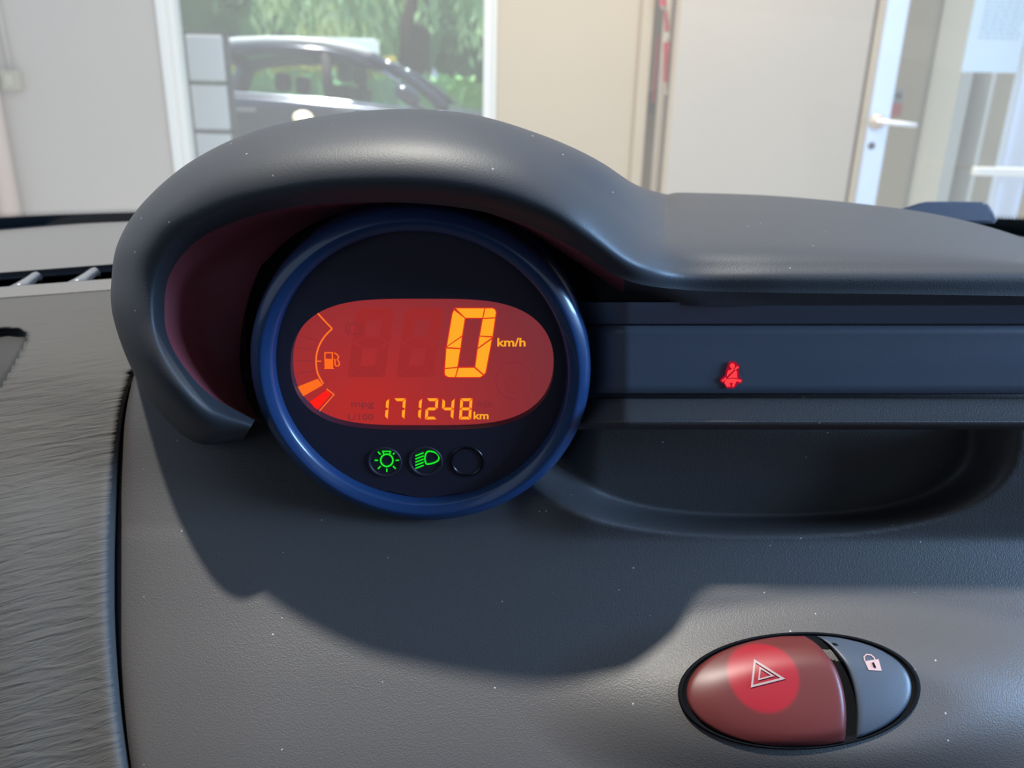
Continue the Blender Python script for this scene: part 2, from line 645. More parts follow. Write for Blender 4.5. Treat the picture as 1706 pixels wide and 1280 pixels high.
def gp(px, py, off):
    return on_plane(px, py, G + N_ * off, N_)


gauge = thing('speedometer', 'round digital speedometer in a glossy blue ring reading 0 km/h', 'gauge', G)


def lathe(name, prof, seg, mat, parent, centre=G, closed=True):
    bm = bmesh.new()
    rings_ = []
    for r, h in prof:
        rings_.append([bm.verts.new(centre + N_ * h + r * (math.cos(2 * math.pi * k / seg) * A_ + math.sin(2 * math.pi * k / seg) * B_)) for k in range(seg)])
    for a, b in zip(rings_[:-1], rings_[1:]):
        for k in range(seg):
            bm.faces.new((a[k], a[(k + 1) % seg], b[(k + 1) % seg], b[k]))
    return link(name, bm, mat, parent, smooth=True)


RR = .075
ring = lathe('bezel_ring', [(RR + .0012, -.030), (RR + .0008, -.006), (RR, -.001), (RR - .001, .0008), (RR - .004, .0022), (RR - .0053, .0028), (RR - .0058, .0026), (RR - .0088, .0014), (RR - .0097, .0004), (RR - .0102, -.002), (RR - .0105, -.006)], 144, M['ring'], gauge)
ring['label'] = 'glossy blue ring around the display'
lathe('backplate', [(RR * 1.13, -.028), (RR * 1.13, -.026), (RR * .99, -.024)], 96, M['dark'], gauge)

FO = -.004     # face plane
DO = -.0085    # display plane


def superell(cx, cy, a, b, m, n, q=None):
    q = q or m
    out = []
    for k in range(n):
        t = 2 * math.pi * k / n
        c, s_ = math.cos(t), math.sin(t)
        out.append((cx + a * math.copysign(abs(c) ** (2 / m), c), cy - b * math.copysign(abs(s_) ** (2 / q), s_)))
    return out


NS = 128
win = superell(703.5, 607, 219.5, 109, 3.7, NS, 2.2)


def face_ring(name, off, outer, mat, parent):
    bm = bmesh.new()
    # angle-matched circle
    vo, vi = [], []
    for (x, y) in win:
        p = gp(x, y, off)
        q = p - (G + N_ * off)
        ang = math.atan2(q.dot(B_), q.dot(A_))
        vi.append(bm.verts.new(p))
        vo.append(bm.verts.new(G + N_ * off + outer * (math.cos(ang) * A_ + math.sin(ang) * B_)))
    n = len(win)
    for k in range(n):
        bm.faces.new((vo[k], vo[(k + 1) % n], vi[(k + 1) % n], vi[k]))
    # window wall back to the display
    vb = [bm.verts.new(v.co - N_ * (abs(DO - off) + .0005)) for v in vi]
    for k in range(n):
        bm.faces.new((vi[k], vi[(k + 1) % n], vb[(k + 1) % n], vb[k]))
    return link(name, bm, mat, parent)


face_ring('gauge_face', FO, RR - .0100, M['face'], gauge)
bm = bmesh.new()
vs = [bm.verts.new(gp(x, y, DO)) for x, y in superell(703.5, 607, 236, 128, 3.7, 96, 2.2)]
bm.faces.new(vs)
M['lcd'] = mat_lcd()
lcd = link('display', bm, M['lcd'], gauge)
lcd['label'] = 'backlit red liquid crystal display'


def poly_obj(name, polys, mat, parent, off, th=.00015):
    """flat printed/segment shapes given as pixel polygons, laid on the gauge plane"""
    bm = bmesh.new()
    for poly in polys:
        a = [bm.verts.new(gp(x, y, off + th)) for x, y in poly]
        b = [bm.verts.new(gp(x, y, off)) for x, y in poly]
        n = len(poly)
        bm.faces.new(a)
        for k in range(n):
            bm.faces.new((a[k], b[k], b[(k + 1) % n], a[(k + 1) % n]))
    bmesh.ops.recalc_face_normals(bm, faces=bm.faces[:])
    return link(name, bm, mat, parent)


def stroke(pts, w, closed=False):
    """pixel polyline -> list of quads"""
    out = []
    n = len(pts)
    rng = range(n) if closed else range(n - 1)

    def off(i):
        if closed:
            a, b, c = pts[i - 1], pts[i], pts[(i + 1) % n]
        else:
            a, b, c = pts[max(i - 1, 0)], pts[i], pts[min(i + 1, n - 1)]
        d1 = Vector((b[0] - a[0], b[1] - a[1]))
        d2 = Vector((c[0] - b[0], c[1] - b[1]))
        if d1.length < 1e-6:
            d1 = d2
        if d2.length < 1e-6:
            d2 = d1
        n1 = Vector((-d1.y, d1.x)).normalized()
        n2 = Vector((-d2.y, d2.x)).normalized()
        m = (n1 + n2)
        m.normalize()
        return m * (w / 2 / max(.35, m.dot(n1)))
    for i in rng:
        j = (i + 1) % n
        o1, o2 = off(i), off(j)
        p, q = pts[i], pts[j]
        out.append([(p[0] + o1.x, p[1] + o1.y), (q[0] + o2.x, q[1] + o2.y), (q[0] - o2.x, q[1] - o2.y), (p[0] - o1.x, p[1] - o1.y)])
    return out


def cv(pts):   # from the close-up frame of the display to photo pixels
    return [(470 + x / 3.63, 480 + y / 3.63) for x, y in pts]


SO = DO + .0002
segs = [
    [(1052, 124), (1222, 124), (1210, 180), (1108, 180)],
    [(1229, 124), (1272, 124), (1286, 131), (1292, 147), (1288, 177), (1217, 181)],
    [(1214, 188), (1287, 184), (1272, 291), (1197, 288)],
    [(1195, 295), (1268, 300), (1185, 360)],
    [(1183, 371), (1267, 312), (1229, 512), (1219, 521), (1169, 477)],
    [(1068, 484), (1161, 483), (1213, 528), (1198, 538), (1052, 538)],
    [(985, 491), (1060, 485), (1045, 538), (1004, 537), (989, 528), (984, 515)],
    [(994, 366), (1076, 371), (1060, 476), (986, 484)],
    [(1086, 297), (1078, 363), (998, 357)],
    [(1040, 135), (1104, 184), (1088, 287), (998, 350), (1030, 160)],
]


def grow(poly, k):
    cx = sum(p[0] for p in poly) / len(poly)
    cy = sum(p[1] for p in poly) / len(poly)
    out = []
    n = len(poly)
    area2 = sum(poly[i][0] * poly[(i + 1) % n][1] - poly[(i + 1) % n][0] * poly[i][1] for i in range(n))
    sg = 1 if area2 > 0 else -1
    for i in range(n):
        a, b, c = Vector(poly[i - 1]), Vector(poly[i]), Vector(poly[(i + 1) % n])
        d1, d2 = (b - a).normalized(), (c - b).normalized()
        n1, n2 = Vector((d1.y, -d1.x)) * sg, Vector((d2.y, -d2.x)) * sg
        m = (n1 + n2)
        m.normalize()
        o = m * (k / max(.4, m.dot(n1)))
        out.append((b.x + o.x, b.y + o.y))
    return out


poly_obj('digit_outline', [cv(grow(p, 6)) for p in segs], M['amber_edge'], lcd, DO + .0001, .00008)['label'] = 'red fringe around the big zero'
for p in segs:
    poly_obj('speed_segment', [cv(p)], M['amber'], lcd, SO)
# odometer 171248
SEG = {'1': 'bc', '7': 'abc', '2': 'abged', '4': 'fgbc', '8': 'abcdefg'}


def seven(x0, y0, w, h, t, sl, which):
    g = 2.5
    hh = h / 2

    def T(x, y):   # y up from bottom
        return (x0 + x + sl * y / h, y0 - y)
    D = {
        'a': [(g + 2, h), (w - g - 2, h), (w - t - g, h - t), (t + g, h - t)],
        'd': [(t + g, t), (w - t - g, t), (w - g - 2, 0), (g + 2, 0)],
        'g': [(t * .3 + g, hh), (t + g, hh + t / 2), (w - t - g, hh + t / 2), (w - t * .3 - g, hh), (w - t - g, hh - t / 2), (t + g, hh - t / 2)],
        'f': [(0, h - 4), (t, h - t - g), (t, hh + t / 2 + g), (0, hh + g)],
        'e': [(0, hh - g), (t, hh - t / 2 - g), (t, t + g), (0, 4)],
        'b': [(w, h - 4), (w, hh + g), (w - t, hh + t / 2 + g), (w - t, h - t - g)],
        'c': [(w, hh - g), (w, 4), (w - t, t + g), (w - t, hh - t / 2 - g)],
    }
    return [[T(x, y) for x, y in D[s]] for s in which]


xs = [566, 667, 765, 864, 962, 1070]
for x, ch in zip(xs, '171248'):
    ps = seven(x, 795, 72, 127, 16, 9, SEG[ch])
    poly_obj('digit_outline', [cv(grow(p, 3.0)) for p in ps], M['amber_edge'], lcd, DO + .0001, .00008)
    poly_obj('odometer_digit', [cv(p) for p in ps], M['amber'], lcd, SO)
# unlit segments faintly visible
gh = []
for x in (395, 690):
    ps = seven(x, 538, 225, 415, 68, 60, 'abcdefg')
    for p in ps:
        gh.append(cv(p))
poly_obj('unlit_digit', gh[:7], M['ghost'], lcd, DO + .00004, .00003)
poly_obj('unlit_digit', gh[7:], M['ghost'], lcd, DO + .00004, .00003)


def text_mesh(body, size_px, px, py, mat, parent, off, bold=.0, name='lettering', width_px=None, plane=gp, shear=0.0):
    c = bpy.data.curves.new('t', 'FONT')
    c.body = body
    c.size = 1.0
    c.offset = bold
    c.shear = shear
    c.resolution_u = 3
    o = bpy.data.objects.new('t', c)
    COL.objects.link(o)
    dg = bpy.context.evaluated_depsgraph_get()
    me = bpy.data.meshes.new_from_object(o.evaluated_get(dg))
    COL.objects.unlink(o)
    bpy.data.objects.remove(o)
    xs_ = [v.co.x for v in me.vertices]
    w = max(xs_) - min(xs_)
    x_min = min(xs_)
    kx = (width_px / w) if width_px else size_px
    for v in me.vertices:
        v.co = plane(px + (v.co.x - x_min) * kx, py - v.co.y * size_px, off)
    me.materials.clear()
    return link(name, me, mat, parent)


t = text_mesh('km/h', 19.5, 828.5, 577, M['amber'], lcd, SO, .022, 'speed_unit_lettering', 47)
text_mesh('km', 17.5, 789, 698.5, M['amber'], lcd, SO, .022, 'odometer_unit_lettering', 25)
text_mesh('mpg', 15, 585, 678, M['ghost_dark'], lcd, DO + .00005, .01, 'unlit_lettering', 38)
text_mesh('L/100', 15, 580, 700, M['ghost_dark'], lcd, DO + .00005, .01, 'unlit_lettering', 42)
text_mesh('mls', 15, 795, 678, M['ghost_dark'], lcd, DO + .00005, .01, 'unlit_lettering', 24)
# faint unlit service symbols
circ = lambda cx, cy, r, n=24, a0=0, a1=360: [(cx + r * math.cos(R_(a0 + (a1 - a0) * k / (n - (0 if a1 - a0 == 360 else 1)))), cy + r * math.sin(R_(a0 + (a1 - a0) * k / (n - (0 if a1 - a0 == 360 else 1))))) for k in range(n)]
poly_obj('unlit_symbol', stroke(circ(857, 634, 31, 32), 1.6, True) + stroke(circ(855, 642, 13, 20), 1.5, True), M['ghost_dark'], lcd, DO + .00005, .00003)
poly_obj('unlit_symbol', stroke(circ(590, 548, 9, 20), 1.5, True) + stroke(circ(590, 548, 14, 10, 130, 230), 1.5) + stroke(circ(590, 548, 14, 10, -50, 50), 1.5), M['ghost_dark'], lcd, DO + .00005, .00003)

# fuel gauge
arc = spline([(302, 247), (262, 287), (229, 338), (211, 390), (205, 443), (211, 500), (226, 540), (249, 580)], 5)
arc = [tuple(a) for a in arc]
poly_obj('fuel_scale_line', [q for q in stroke(cv([(204, 141), (255, 197), (303, 247)]), 2.6)] + stroke(cv(arc), 2.8) + stroke(cv([(207, 443), (236, 443)]), 1.6), M['orange'], lcd, SO)
pump = stroke(cv([(259, 392), (304, 392), (304, 440), (259, 440)]), 2.2, True) + [cv([(255, 428), (308, 430), (309, 482), (315, 490), (253, 490), (257, 482)])]
pump += stroke(cv([tuple(a) for a in spline([(312, 432), (320, 436), (320, 462), (330, 472), (345, 466), (344, 448), (334, 432), (342, 418), (328, 400), (314, 393)], 3)]), 2.2)
poly_obj('fuel_pump_symbol', pump, M['orange_fill'], lcd, SO)
poly_obj('fuel_bar', [cv([(92, 598), (216, 549), (246, 588), (128, 655), (105, 630)])], M['orange_fill'], lcd, SO)
poly_obj('reserve_bar', [cv([(168, 688), (270, 618), (296, 643), (212, 738), (190, 718)])], M['red_fill'], lcd, SO)
poly_obj('reserve_outline', stroke(cv([(268, 610), (314, 645), (222, 748)]), 1.8), M['orange'], lcd, SO)
sep = []
for a in ((110, 290, 215, 318), (85, 362, 200, 372), (76, 440, 200, 443), (84, 520, 205, 500)):
    sep += stroke(cv([(a[0], a[1]), (a[2], a[3])]), 1.0)
poly_obj('unlit_fuel_bars', sep, M['ghost_dark'], lcd, DO + .00005, .00003)

# indicator lamp windows
for k, (ix, iy) in enumerate(((641, 770), (709, 769), (778, 769))):
    bm = bmesh.new()
    c = gp(ix, iy, FO)
    rings_ = []
    for r, h in ((.0082, .0001), (.0079, .0006), (.0074, .0007), (.0068, .0001), (.0066, -.0002), (.0001, -.0002)):
        rings_.append([bm.verts.new(c + N_ * h + r * (math.cos(2 * math.pi * i / 40) * A_ + math.sin(2 * math.pi * i / 40) * B_)) for i in range(40)])
    for a, b in zip(rings_[:-1], rings_[1:]):
        for i in range(40):
            bm.faces.new((a[i], a[(i + 1) % 40], b[(i + 1) % 40], b[i]))
    lw = link('indicator_lamp', bm, M['face'] if k < 2 else M['dial_hole'], gauge, smooth=True)
    if k == 0:
        q = []
        cx, cy = 644.4, 767.2
        q += stroke(circ(cx, cy, 10.2, 28), 2.6, True)
        q += stroke(cv([(608, 988), (656, 988), (650, 1006), (616, 1006)]), 2.0, True)
        for a in (0, 45, 90, 135, 180, 225, 315):
            r0_, r1_ = (14.5, 20.5) if a in (0, 180, 90) else (14.5, 21)
            q += stroke([(cx + r0_ * math.cos(R_(a)), cy + r0_ * math.sin(R_(a)) * .95), (cx + r1_ * math.cos(R_(a)), cy + r1_ * math.sin(R_(a)) * .95)], 2.2)
        poly_obj('side_light_symbol', q, M['green'], lw, FO + .0003)
        lw['label'] = 'lamp window lit with a green bulb symbol'
    elif k == 1:
        q = stroke(cv([tuple(a) for a in spline([(872, 1066), (864, 1040), (867, 1010), (880, 990), (910, 990), (938, 1004), (949, 1024), (940, 1046), (905, 1062), (872, 1066)], 4)]), 2.6)
        for i in range(5):
            y0 = 1016 + i * 19
            q += stroke(cv([(806, y0), (856, y0 - 19)]), 2.1)
        poly_obj('dipped_beam_symbol', q, M['green'], lw, FO + .0003)
        lw['label'] = 'lamp window lit with a green headlamp symbol'
    else:
        lw['label'] = 'unlit lamp window'

# ================================================================== seat belt lamp
PN0 = P(1218, 625, .33805)
PNn = (P(1218, 600, .3360) - P(1218, 655, .3405)).cross(RX).normalized()
if PNn.dot(FW) > 0:
    PNn = -PNn


def pp(px, py, off):
    return on_plane(px, py, PN0 + PNn * (off + .0005), PNn)


def poly_on(name, polys, mat, parent, off, plane, th=.00015):
    bm = bmesh.new()
    for poly in polys:
        a = [bm.verts.new(plane(x, y, off + th)) for x, y in poly]
        b = [bm.verts.new(plane(x, y, off)) for x, y in poly]
        n = len(poly)
        bm.faces.new(a)
        for k in range(n):
            bm.faces.new((a[k], b[k], b[(k + 1) % n], a[(k + 1) % n]))
    bmesh.ops.recalc_face_normals(bm, faces=bm.faces[:])
    return link(name, bm, mat, parent)


cb = lambda pts: [(1140 + x / 10.66, 580 + y / 10.66) for x, y in pts]
body_ = [
    [(855 + 46 * math.cos(2 * math.pi * k / 16), 318 + 48 * math.sin(2 * math.pi * k / 16)) for k in range(16)],
    [(838, 345), (878, 345), (876, 385), (840, 385)],
    [(780, 400), (836, 380), (878, 382), (885, 388), (752, 512), (760, 450)],
    [(905, 400), (935, 405), (942, 535), (860, 528), (770, 535)],
    [(940, 320), (975, 345), (905, 395), (885, 375)],
    [(735, 520), (752, 535), (690, 605), (660, 580)],
    [(735, 555), (850, 540), (955, 552), (1025, 575), (1000, 610), (930, 590), (880, 690), (842, 685), (862, 620), (808, 620), (825, 685), (760, 690), (715, 620)],
]
sym = poly_on('seat_belt_symbol', [cb(p) for p in body_], M['belt_red'], lp, .0004, pp)
sym['label'] = 'glowing red belted figure'
poly_on('symbol_backing', [cb([(800, 240), (900, 240), (985, 320), (965, 380), (975, 520), (1040, 570), (1010, 625), (950, 640), (890, 715), (750, 715), (700, 630), (640, 600), (640, 560), (725, 480), (745, 390)])], M['belt_dark'], sym, .0002, pp)

# ================================================================== SWITCHES
switch = thing('switch_unit', 'oval switch pair set in the fascia, red hazard half and grey lock half', 'switch', fascia_pt(1332, 1153))
EC = (1331.5, 1151.5)


def ell(t, k=1.0):
    a, b = 194 * k, 94 * k
    c, s_ = math.cos(t), math.sin(t)
    x = a * math.copysign(abs(c) ** .97, c)
    y = b * math.copysign(abs(s_) ** .97, s_)
    y += .030 * x * (1 if x < 0 else -.6) * 0
    x += .10 * y * -1 * 0
    rot = R_(-1.5)
    # right end is more pointed and sits a little higher
    x2 = x * math.cos(rot) - y * math.sin(rot)
    y2 = x * math.sin(rot) + y * math.cos(rot)
    return EC[0] + x2, EC[1] + y2


bm = bmesh.new()
rings_ = []
for k, off in ((1.045, .0008), (1.035, -.0006), (1.012, -.0010), (1.0, -.0002), (.992, .0002), (.9, .0002), (.5, .0002), (.01, .0002)):
    rings_.append([bm.verts.new(fascia_pt(*ell(2 * math.pi * i / 96, k), off - .0006)) for i in range(96)])
for a, b in zip(rings_[:-1], rings_[1:]):
    for i in range(96):
        bm.faces.new((a[i], a[(i + 1) % 96], b[(i + 1) % 96], b[i]))
sr = link('surround', bm, M['dark'], switch, smooth=True)

# split curve x(y)
def split_x(py):
    return interp(py, ([1050, 1062, 1080, 1110, 1145, 1185, 1225, 1250], [1322, 1345, 1368, 1391, 1404, 1410, 1409, 1406]))


def ell_xrange(py, k):
    xs_ = [ell(2 * math.pi * i / 720, k) for i in range(720)]
    lo = [p[0] for p in xs_ if abs(p[1] - py) < 1.2]
    return (min(lo), max(lo)) if lo else None


def button(name, side, mat):
    k = .975
    top = min(ell(2 * math.pi * i / 720, k)[1] for i in range(720)) + .4
    bot = max(ell(2 * math.pi * i / 720, k)[1] for i in range(720)) - .4
    rows = []
    nr = 46
    for j in range(nr + 1):
        py = (top + bot) / 2 - (bot - top) / 2 * math.cos(math.pi * j / nr)
        xr = ell_xrange(py, k)
        if xr is None:
            continue
        sx = split_x(py)
        if side < 0:
            a, b = xr[0], min(xr[1], sx)
        else:
            a, b = max(xr[0], sx + 17), xr[1]
        if b - a < .5:
            b = a + .5
        rows.append((py, a, b))
    if side > 0:
        rows = [r for r in rows if r[1] > split_x(r[0]) + 10 and r[2] - r[1] > 3]
    V_ = []
    nc = 40
    for j, (py, a, b) in enumerate(rows):
        for i in range(nc + 1):
            px = (a + b) / 2 - (b - a) / 2 * math.cos(math.pi * i / nc)
            u, v = (px - EC[0]) / 194, (py - EC[1]) / 94
            r = min(1, math.sqrt(u * u + v * v))
            dome = .0034 * (1 - r ** 3) + .0016
            # rounded shoulders at each border
            e = min(px - a, b - px, (py - rows[0][0]) * 1.0 + 1.5, (rows[-1][0] - py) + 1.5)
            dome -= .0028 * math.exp(-max(0, e) / 2.2)
            if side < 0:
                dome += .0012 * ss(200, 0, b - px) * (1 - ss(.75, 1.0, r))
            V_.append(fascia_pt(px, py, -dome))
    return grid_mesh(name, V_, nc + 1, len(rows), mat, switch)


def mat_hazard():
    m, nt, b = new_mat('hazard_button_red')
    geo = nt.nodes.new('ShaderNodeNewGeometry')
    c = fascia_pt(1270, 1127, -.003)
    vm = nt.nodes.new('ShaderNodeVectorMath')
    vm.operation = 'DISTANCE'
    vm.inputs[1].default_value = c
    nt.links.new(geo.outputs['Position'], vm.inputs[0])
    mr = nt.nodes.new('ShaderNodeMapRange')
    mr.interpolation_type = 'SMOOTHSTEP'
    mr.inputs['From Min'].default_value = .0135
    mr.inputs['From Max'].default_value = .0160
    nt.links.new(vm.outputs['Value'], mr.inputs['Value'])
    mx = nt.nodes.new('ShaderNodeMix')
    mx.data_type = 'RGBA'
    mx.inputs['A'].default_value = (0.27, 0.010, 0.020, 1)
    mx.inputs['B'].default_value = (0.105, 0.021, 0.020, 1)
    nt.links.new(mr.outputs['Result'], mx.inputs['Factor'])
    nt.links.new(mx.outputs['Result'], b.inputs['Base Color'])
    b.inputs['Roughness'].default_value = 0.42
    b.inputs['Specular IOR Level'].default_value = .4
    return m


M['hazard'] = mat_hazard()
M['lockbtn'] = mat_simple('lock_button_grey', (0.045, 0.06, 0.085, 1), 0.45, bump=.1, scale=1500)
M['printwhite'] = mat_simple('printed_pale_symbol', (0.33, 0.25, 0.25, 1), 0.5)
M['printpink'] = mat_simple('printed_pink_symbol', (0.42, 0.28, 0.28, 1), 0.5)
hb = button('hazard_button', -1, M['hazard'])
hb['label'] = 'red rocker with a warning triangle'
lb = button('lock_button', 1, M['lockbtn'])
lb['label'] = 'grey rocker with a padlock'


def bt(px, py, off):
    u, v = (px - EC[0]) / 194, (py - EC[1]) / 94
    r = min(1, math.sqrt(u * u + v * v))
    dome = .0034 * (1 - r ** 3) + .0016
    if px < split_x(py):
        dome += .0012 * ss(200, 0, split_x(py) - px) * (1 - ss(.75, 1.0, r))
    return fascia_pt(px, py, -dome - off - .0001)


ch_ = lambda pts: [(1080 + x / 3.159, 980 + y / 3.159) for x, y in pts]
def dens(p, n=8):
    o = []
    for i in range(len(p)):
        a, b = p[i], p[(i + 1) % len(p)]
        o += [(a[0] + (b[0] - a[0]) * k / n, a[1] + (b[1] - a[1]) * k / n) for k in range(n)]
    return o


tri = stroke(dens(ch_([(561, 383), (708, 476), (546, 517)])), 3.4, True) + stroke(dens(ch_([(589, 421), (655, 462), (582, 481)]), 4), 2.4, True)
poly_on('warning_triangle_symbol', tri, M['printwhite'], hb, .0002, bt)
pad_body = ch_([(1139, 385), (1212, 374), (1229, 436), (1160, 432)])
shk = stroke(ch_([(1140, 384), (1136, 362), (1148, 350), (1172, 352), (1188, 366), (1195, 380)]), 2.0)
lk = poly_on('padlock_symbol', [pad_body] + shk, M['printpink'], lb, .0001, bt)
poly_on('keyhole_mark', [ch_([(1178, 392), (1188, 391), (1200, 418), (1188, 419)])], M['dark'], lk, .0004, bt)
poly_on('indicator_slit', [ch_([(965, 288), (985, 290), (1002, 300), (980, 302)])], M['dark'], lb, .0002, bt)

# ================================================================== WINDSCREEN
def mat_glass(name, haze=0.05, tint=(0.93, 0.96, 0.97, 1), gloss=.05):
    m = bpy.data.materials.new(name)
    m.use_nodes = True
    nt = m.node_tree
    nt.nodes.clear()
    o = nt.nodes.new('ShaderNodeOutputMaterial')
    tr = nt.nodes.new('ShaderNodeBsdfTransparent')
    tr.inputs['Color'].default_value = tint
    gl = nt.nodes.new('ShaderNodeBsdfGlossy')
    gl.inputs['Roughness'].default_value = .03
    df = nt.nodes.new('ShaderNodeBsdfTranslucent')
    df.inputs['Color'].default_value = (.9, .9, .9, 1)
    m1 = nt.nodes.new('ShaderNodeMixShader')
    m1.inputs['Fac'].default_value = haze
    m2 = nt.nodes.new('ShaderNodeMixShader')
    m2.inputs['Fac'].default_value = gloss
    nt.links.new(tr.outputs[0], m1.inputs[1])
    nt.links.new(df.outputs[0], m1.inputs[2])
    nt.links.new(m1.outputs[0], m2.inputs[1])
    nt.links.new(gl.outputs[0], m2.inputs[2])
    nt.links.new(m2.outputs[0], o.inputs[0])
    return m


M['screen'] = mat_glass('hazy_windscreen_glass', .09, gloss=.02)  # translucent haze stands in for sun glare on the screen
M['glass'] = mat_glass('clear_door_glass', .03)
M['carglass'] = mat_glass('tinted_car_glass', .02, (.85, .92, .90, 1), .07)
wx = [(-700, 440, .62), (-300, 402, .70), (0, 379, .755), (230, 369, .79), (500, 364, .815), (853, 362, .825), (1250, 372, .815), (1500, 378, .79), (1706, 381, .755), (1950, 405, .71), (2300, 455, .62)]
ws = thing('windscreen', 'slanted car windscreen with a black border behind the dashboard', 'window', P(853, 330, .825))
base = [P(*p) for p in wx]
top = [Vector((b.x * .9, .10 + abs(b.x) * -.12, CAM.z + .30)) for b in base]
V = []
rows = 14
bs = spline([tuple(b) for b in base], 4)
tp = spline([tuple(b) for b in top], 4)
for j in range(rows):
    for i in range(len(bs)):
        s = j / (rows - 1)
        p = Vector(bs[i]).lerp(Vector(tp[i]), s)
        p += Vector((0, .05, .05)) * math.sin(math.pi * s)
        V.append(p)
grid_mesh('glass', V, len(bs), rows, M['screen'], ws)


def glass_pt(i, s, off=.002):
    p = Vector(bs[i]).lerp(Vector(tp[i]), s)
    p += Vector((0, .05, .05)) * math.sin(math.pi * s)
    n = Vector((0, -.7, -.7))
    return p + n * off


M['frit'] = mat_simple('black_ceramic_border', (0.012, 0.018, 0.024, 1), 0.5, spec=.15)
V = []
for s in (-.05, .0, .010, .021):
    for i in range(len(bs)):
        V.append(glass_pt(i, s))
grid_mesh('black_border', V, len(bs), 4, M['frit'], ws)
# halftone dots above the border
bm = bmesh.new()
for row in range(4):
    s = .0225 + row * .0024
    rad = (.00105, .0008, .0006, .0004)[row]
    for i in range(len(bs) - 1):
        a, b = glass_pt(i, s, .0022), glass_pt(i + 1, s, .0022)
        n = max(1, int((b - a).length / .0028))
        for k in range(n):
            c = a.lerp(b, (k + .5 * (row % 2)) / n)
            if not (c.x < -.25 or c.x > .22):
                continue
            e = (b - a).normalized()
            f2 = (glass_pt(i, s + .01, .0022) - a).normalized()
            bm.faces.new([bm.verts.new(c + rad * (math.cos(q) * e + math.sin(q) * f2)) for q in (0, math.pi / 3, 2 * math.pi / 3, math.pi, 4 * math.pi / 3, 5 * math.pi / 3)])
dots = link('halftone_dots', bm, M['frit'], ws)
dots['kind'] = 'stuff'

# cowl wedge at right
bm = bmesh.new()
pr = [(1490, 352), (1536, 337), (1585, 336.5), (1640, 337.5), (1650, 350), (1660, 372), (1480, 372)]
a = [bm.verts.new(P(x, y, .655)) for x, y in pr]
b = [bm.verts.new(P(x + 3, y - 1, .69)) for x, y in pr]
bm.faces.new(a)
bm.faces.new(b[::-1])
for k in range(len(pr)):
    bm.faces.new((a[k], b[k], b[(k + 1) % len(pr)], a[(k + 1) % len(pr)]))
bmesh.ops.recalc_face_normals(bm, faces=bm.faces[:])
bmesh.ops.bevel(bm, geom=bm.edges[:], offset=.002, segments=2, affect='EDGES')
tag(link('wiper_cowl', bm, mat_simple('cowl_plastic', (.030, .042, .075, 1), .5, bump=.3)), 'dark blue-grey plastic wedge behind the right end of the dashboard', 'cover')

# ================================================================== CAR CABIN (behind the viewer)
M['cloth'] = mat_simple('grey_headliner', (.08, .08, .085, 1), .9, bump=.4, scale=600)
M['seat'] = mat_simple('dark_seat_cloth', (.03, .03, .035, 1), .9, bump=.4, scale=600)
cabin = thing('car_cabin', 'grey car roof lining, door linings and dark rear seat behind the viewpoint', 'car interior', (0, -.6, .4))
link('roof_lining', box_bm(-.66, .66, -1.7, .08, 1.44, 1.48, .015), M['cloth'], cabin)
for sx in (-1, 1):
    link('door_lining', box_bm(min(sx * .70, sx * .75), max(sx * .70, sx * .75), -1.7, .60, .35, .98, .015), M['seat'], cabin)
    link('windscreen_pillar', tube_bm([Vector((sx * .72, .62, .98)), Vector((sx * .68, .35, 1.25)), Vector((sx * .64, .06, 1.44))], .03, 10), M['cloth'], cabin)
link('rear_seat', box_bm(-.62, .62, -1.5, -1.35, .40, 1.05, .04), M['seat'], cabin)
link('cabin_floor', box_bm(-.70, .70, -1.7, .6, .30, .34), M['seat'], cabin)
link('tailgate_panel', box_bm(-.68, .68, -1.76, -1.70, .35, 1.44, .02), M['cloth'], cabin)

# ================================================================== ROOM
YW = 4.0


def slab(name, x0, x1, y0, y1, z0, z1, mat, parent=None, bev=0.0):
    return link(name, box_bm(x0, x1, y0, y1, z0, z1, bev), mat, parent)


def wx_at(px, py, y):
    return on_y(px, py, y).x


M['cream'] = mat_simple('cream_painted_wall', (0.52, 0.43, 0.30, 1), .85, vary=.10, vscale=.9)
M['greywall'] = mat_simple('grey_white_painted_wall', (0.47, 0.43, 0.38, 1), .85, vary=.08, vscale=.8)
M['whiteframe'] = mat_simple('white_frame_paint', (0.80, 0.80, 0.74, 1), .4)
M['bluewhite'] = mat_simple('white_upvc', (0.66, 0.78, 0.95, 1), .35)
M['floor'] = mat_simple('concrete_floor', (0.30, 0.28, 0.26, 1), .8, vary=.15, vscale=2)
M['rubber'] = mat_simple('brown_grey_gasket', (0.16, 0.13, 0.11, 1), .7)
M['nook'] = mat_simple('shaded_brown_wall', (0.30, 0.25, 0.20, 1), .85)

struct(slab('floor', -5, 5, -2.2, 4.15, -.06, 0, M['floor']))
xl0, xl1 = wx_at(277, 150, YW), wx_at(301, 150, YW)
xr0, xr1 = wx_at(805, 150, YW), wx_at(829, 150, YW)
xc = wx_at(1060, 150, YW)
struct(slab('wall_left', -5.0, xl0, YW, YW + .14, 0, 3.0, M['greywall']))
struct(slab('wall_back', xr1, xc, YW, YW + .14, 0, 3.0, M['cream']))
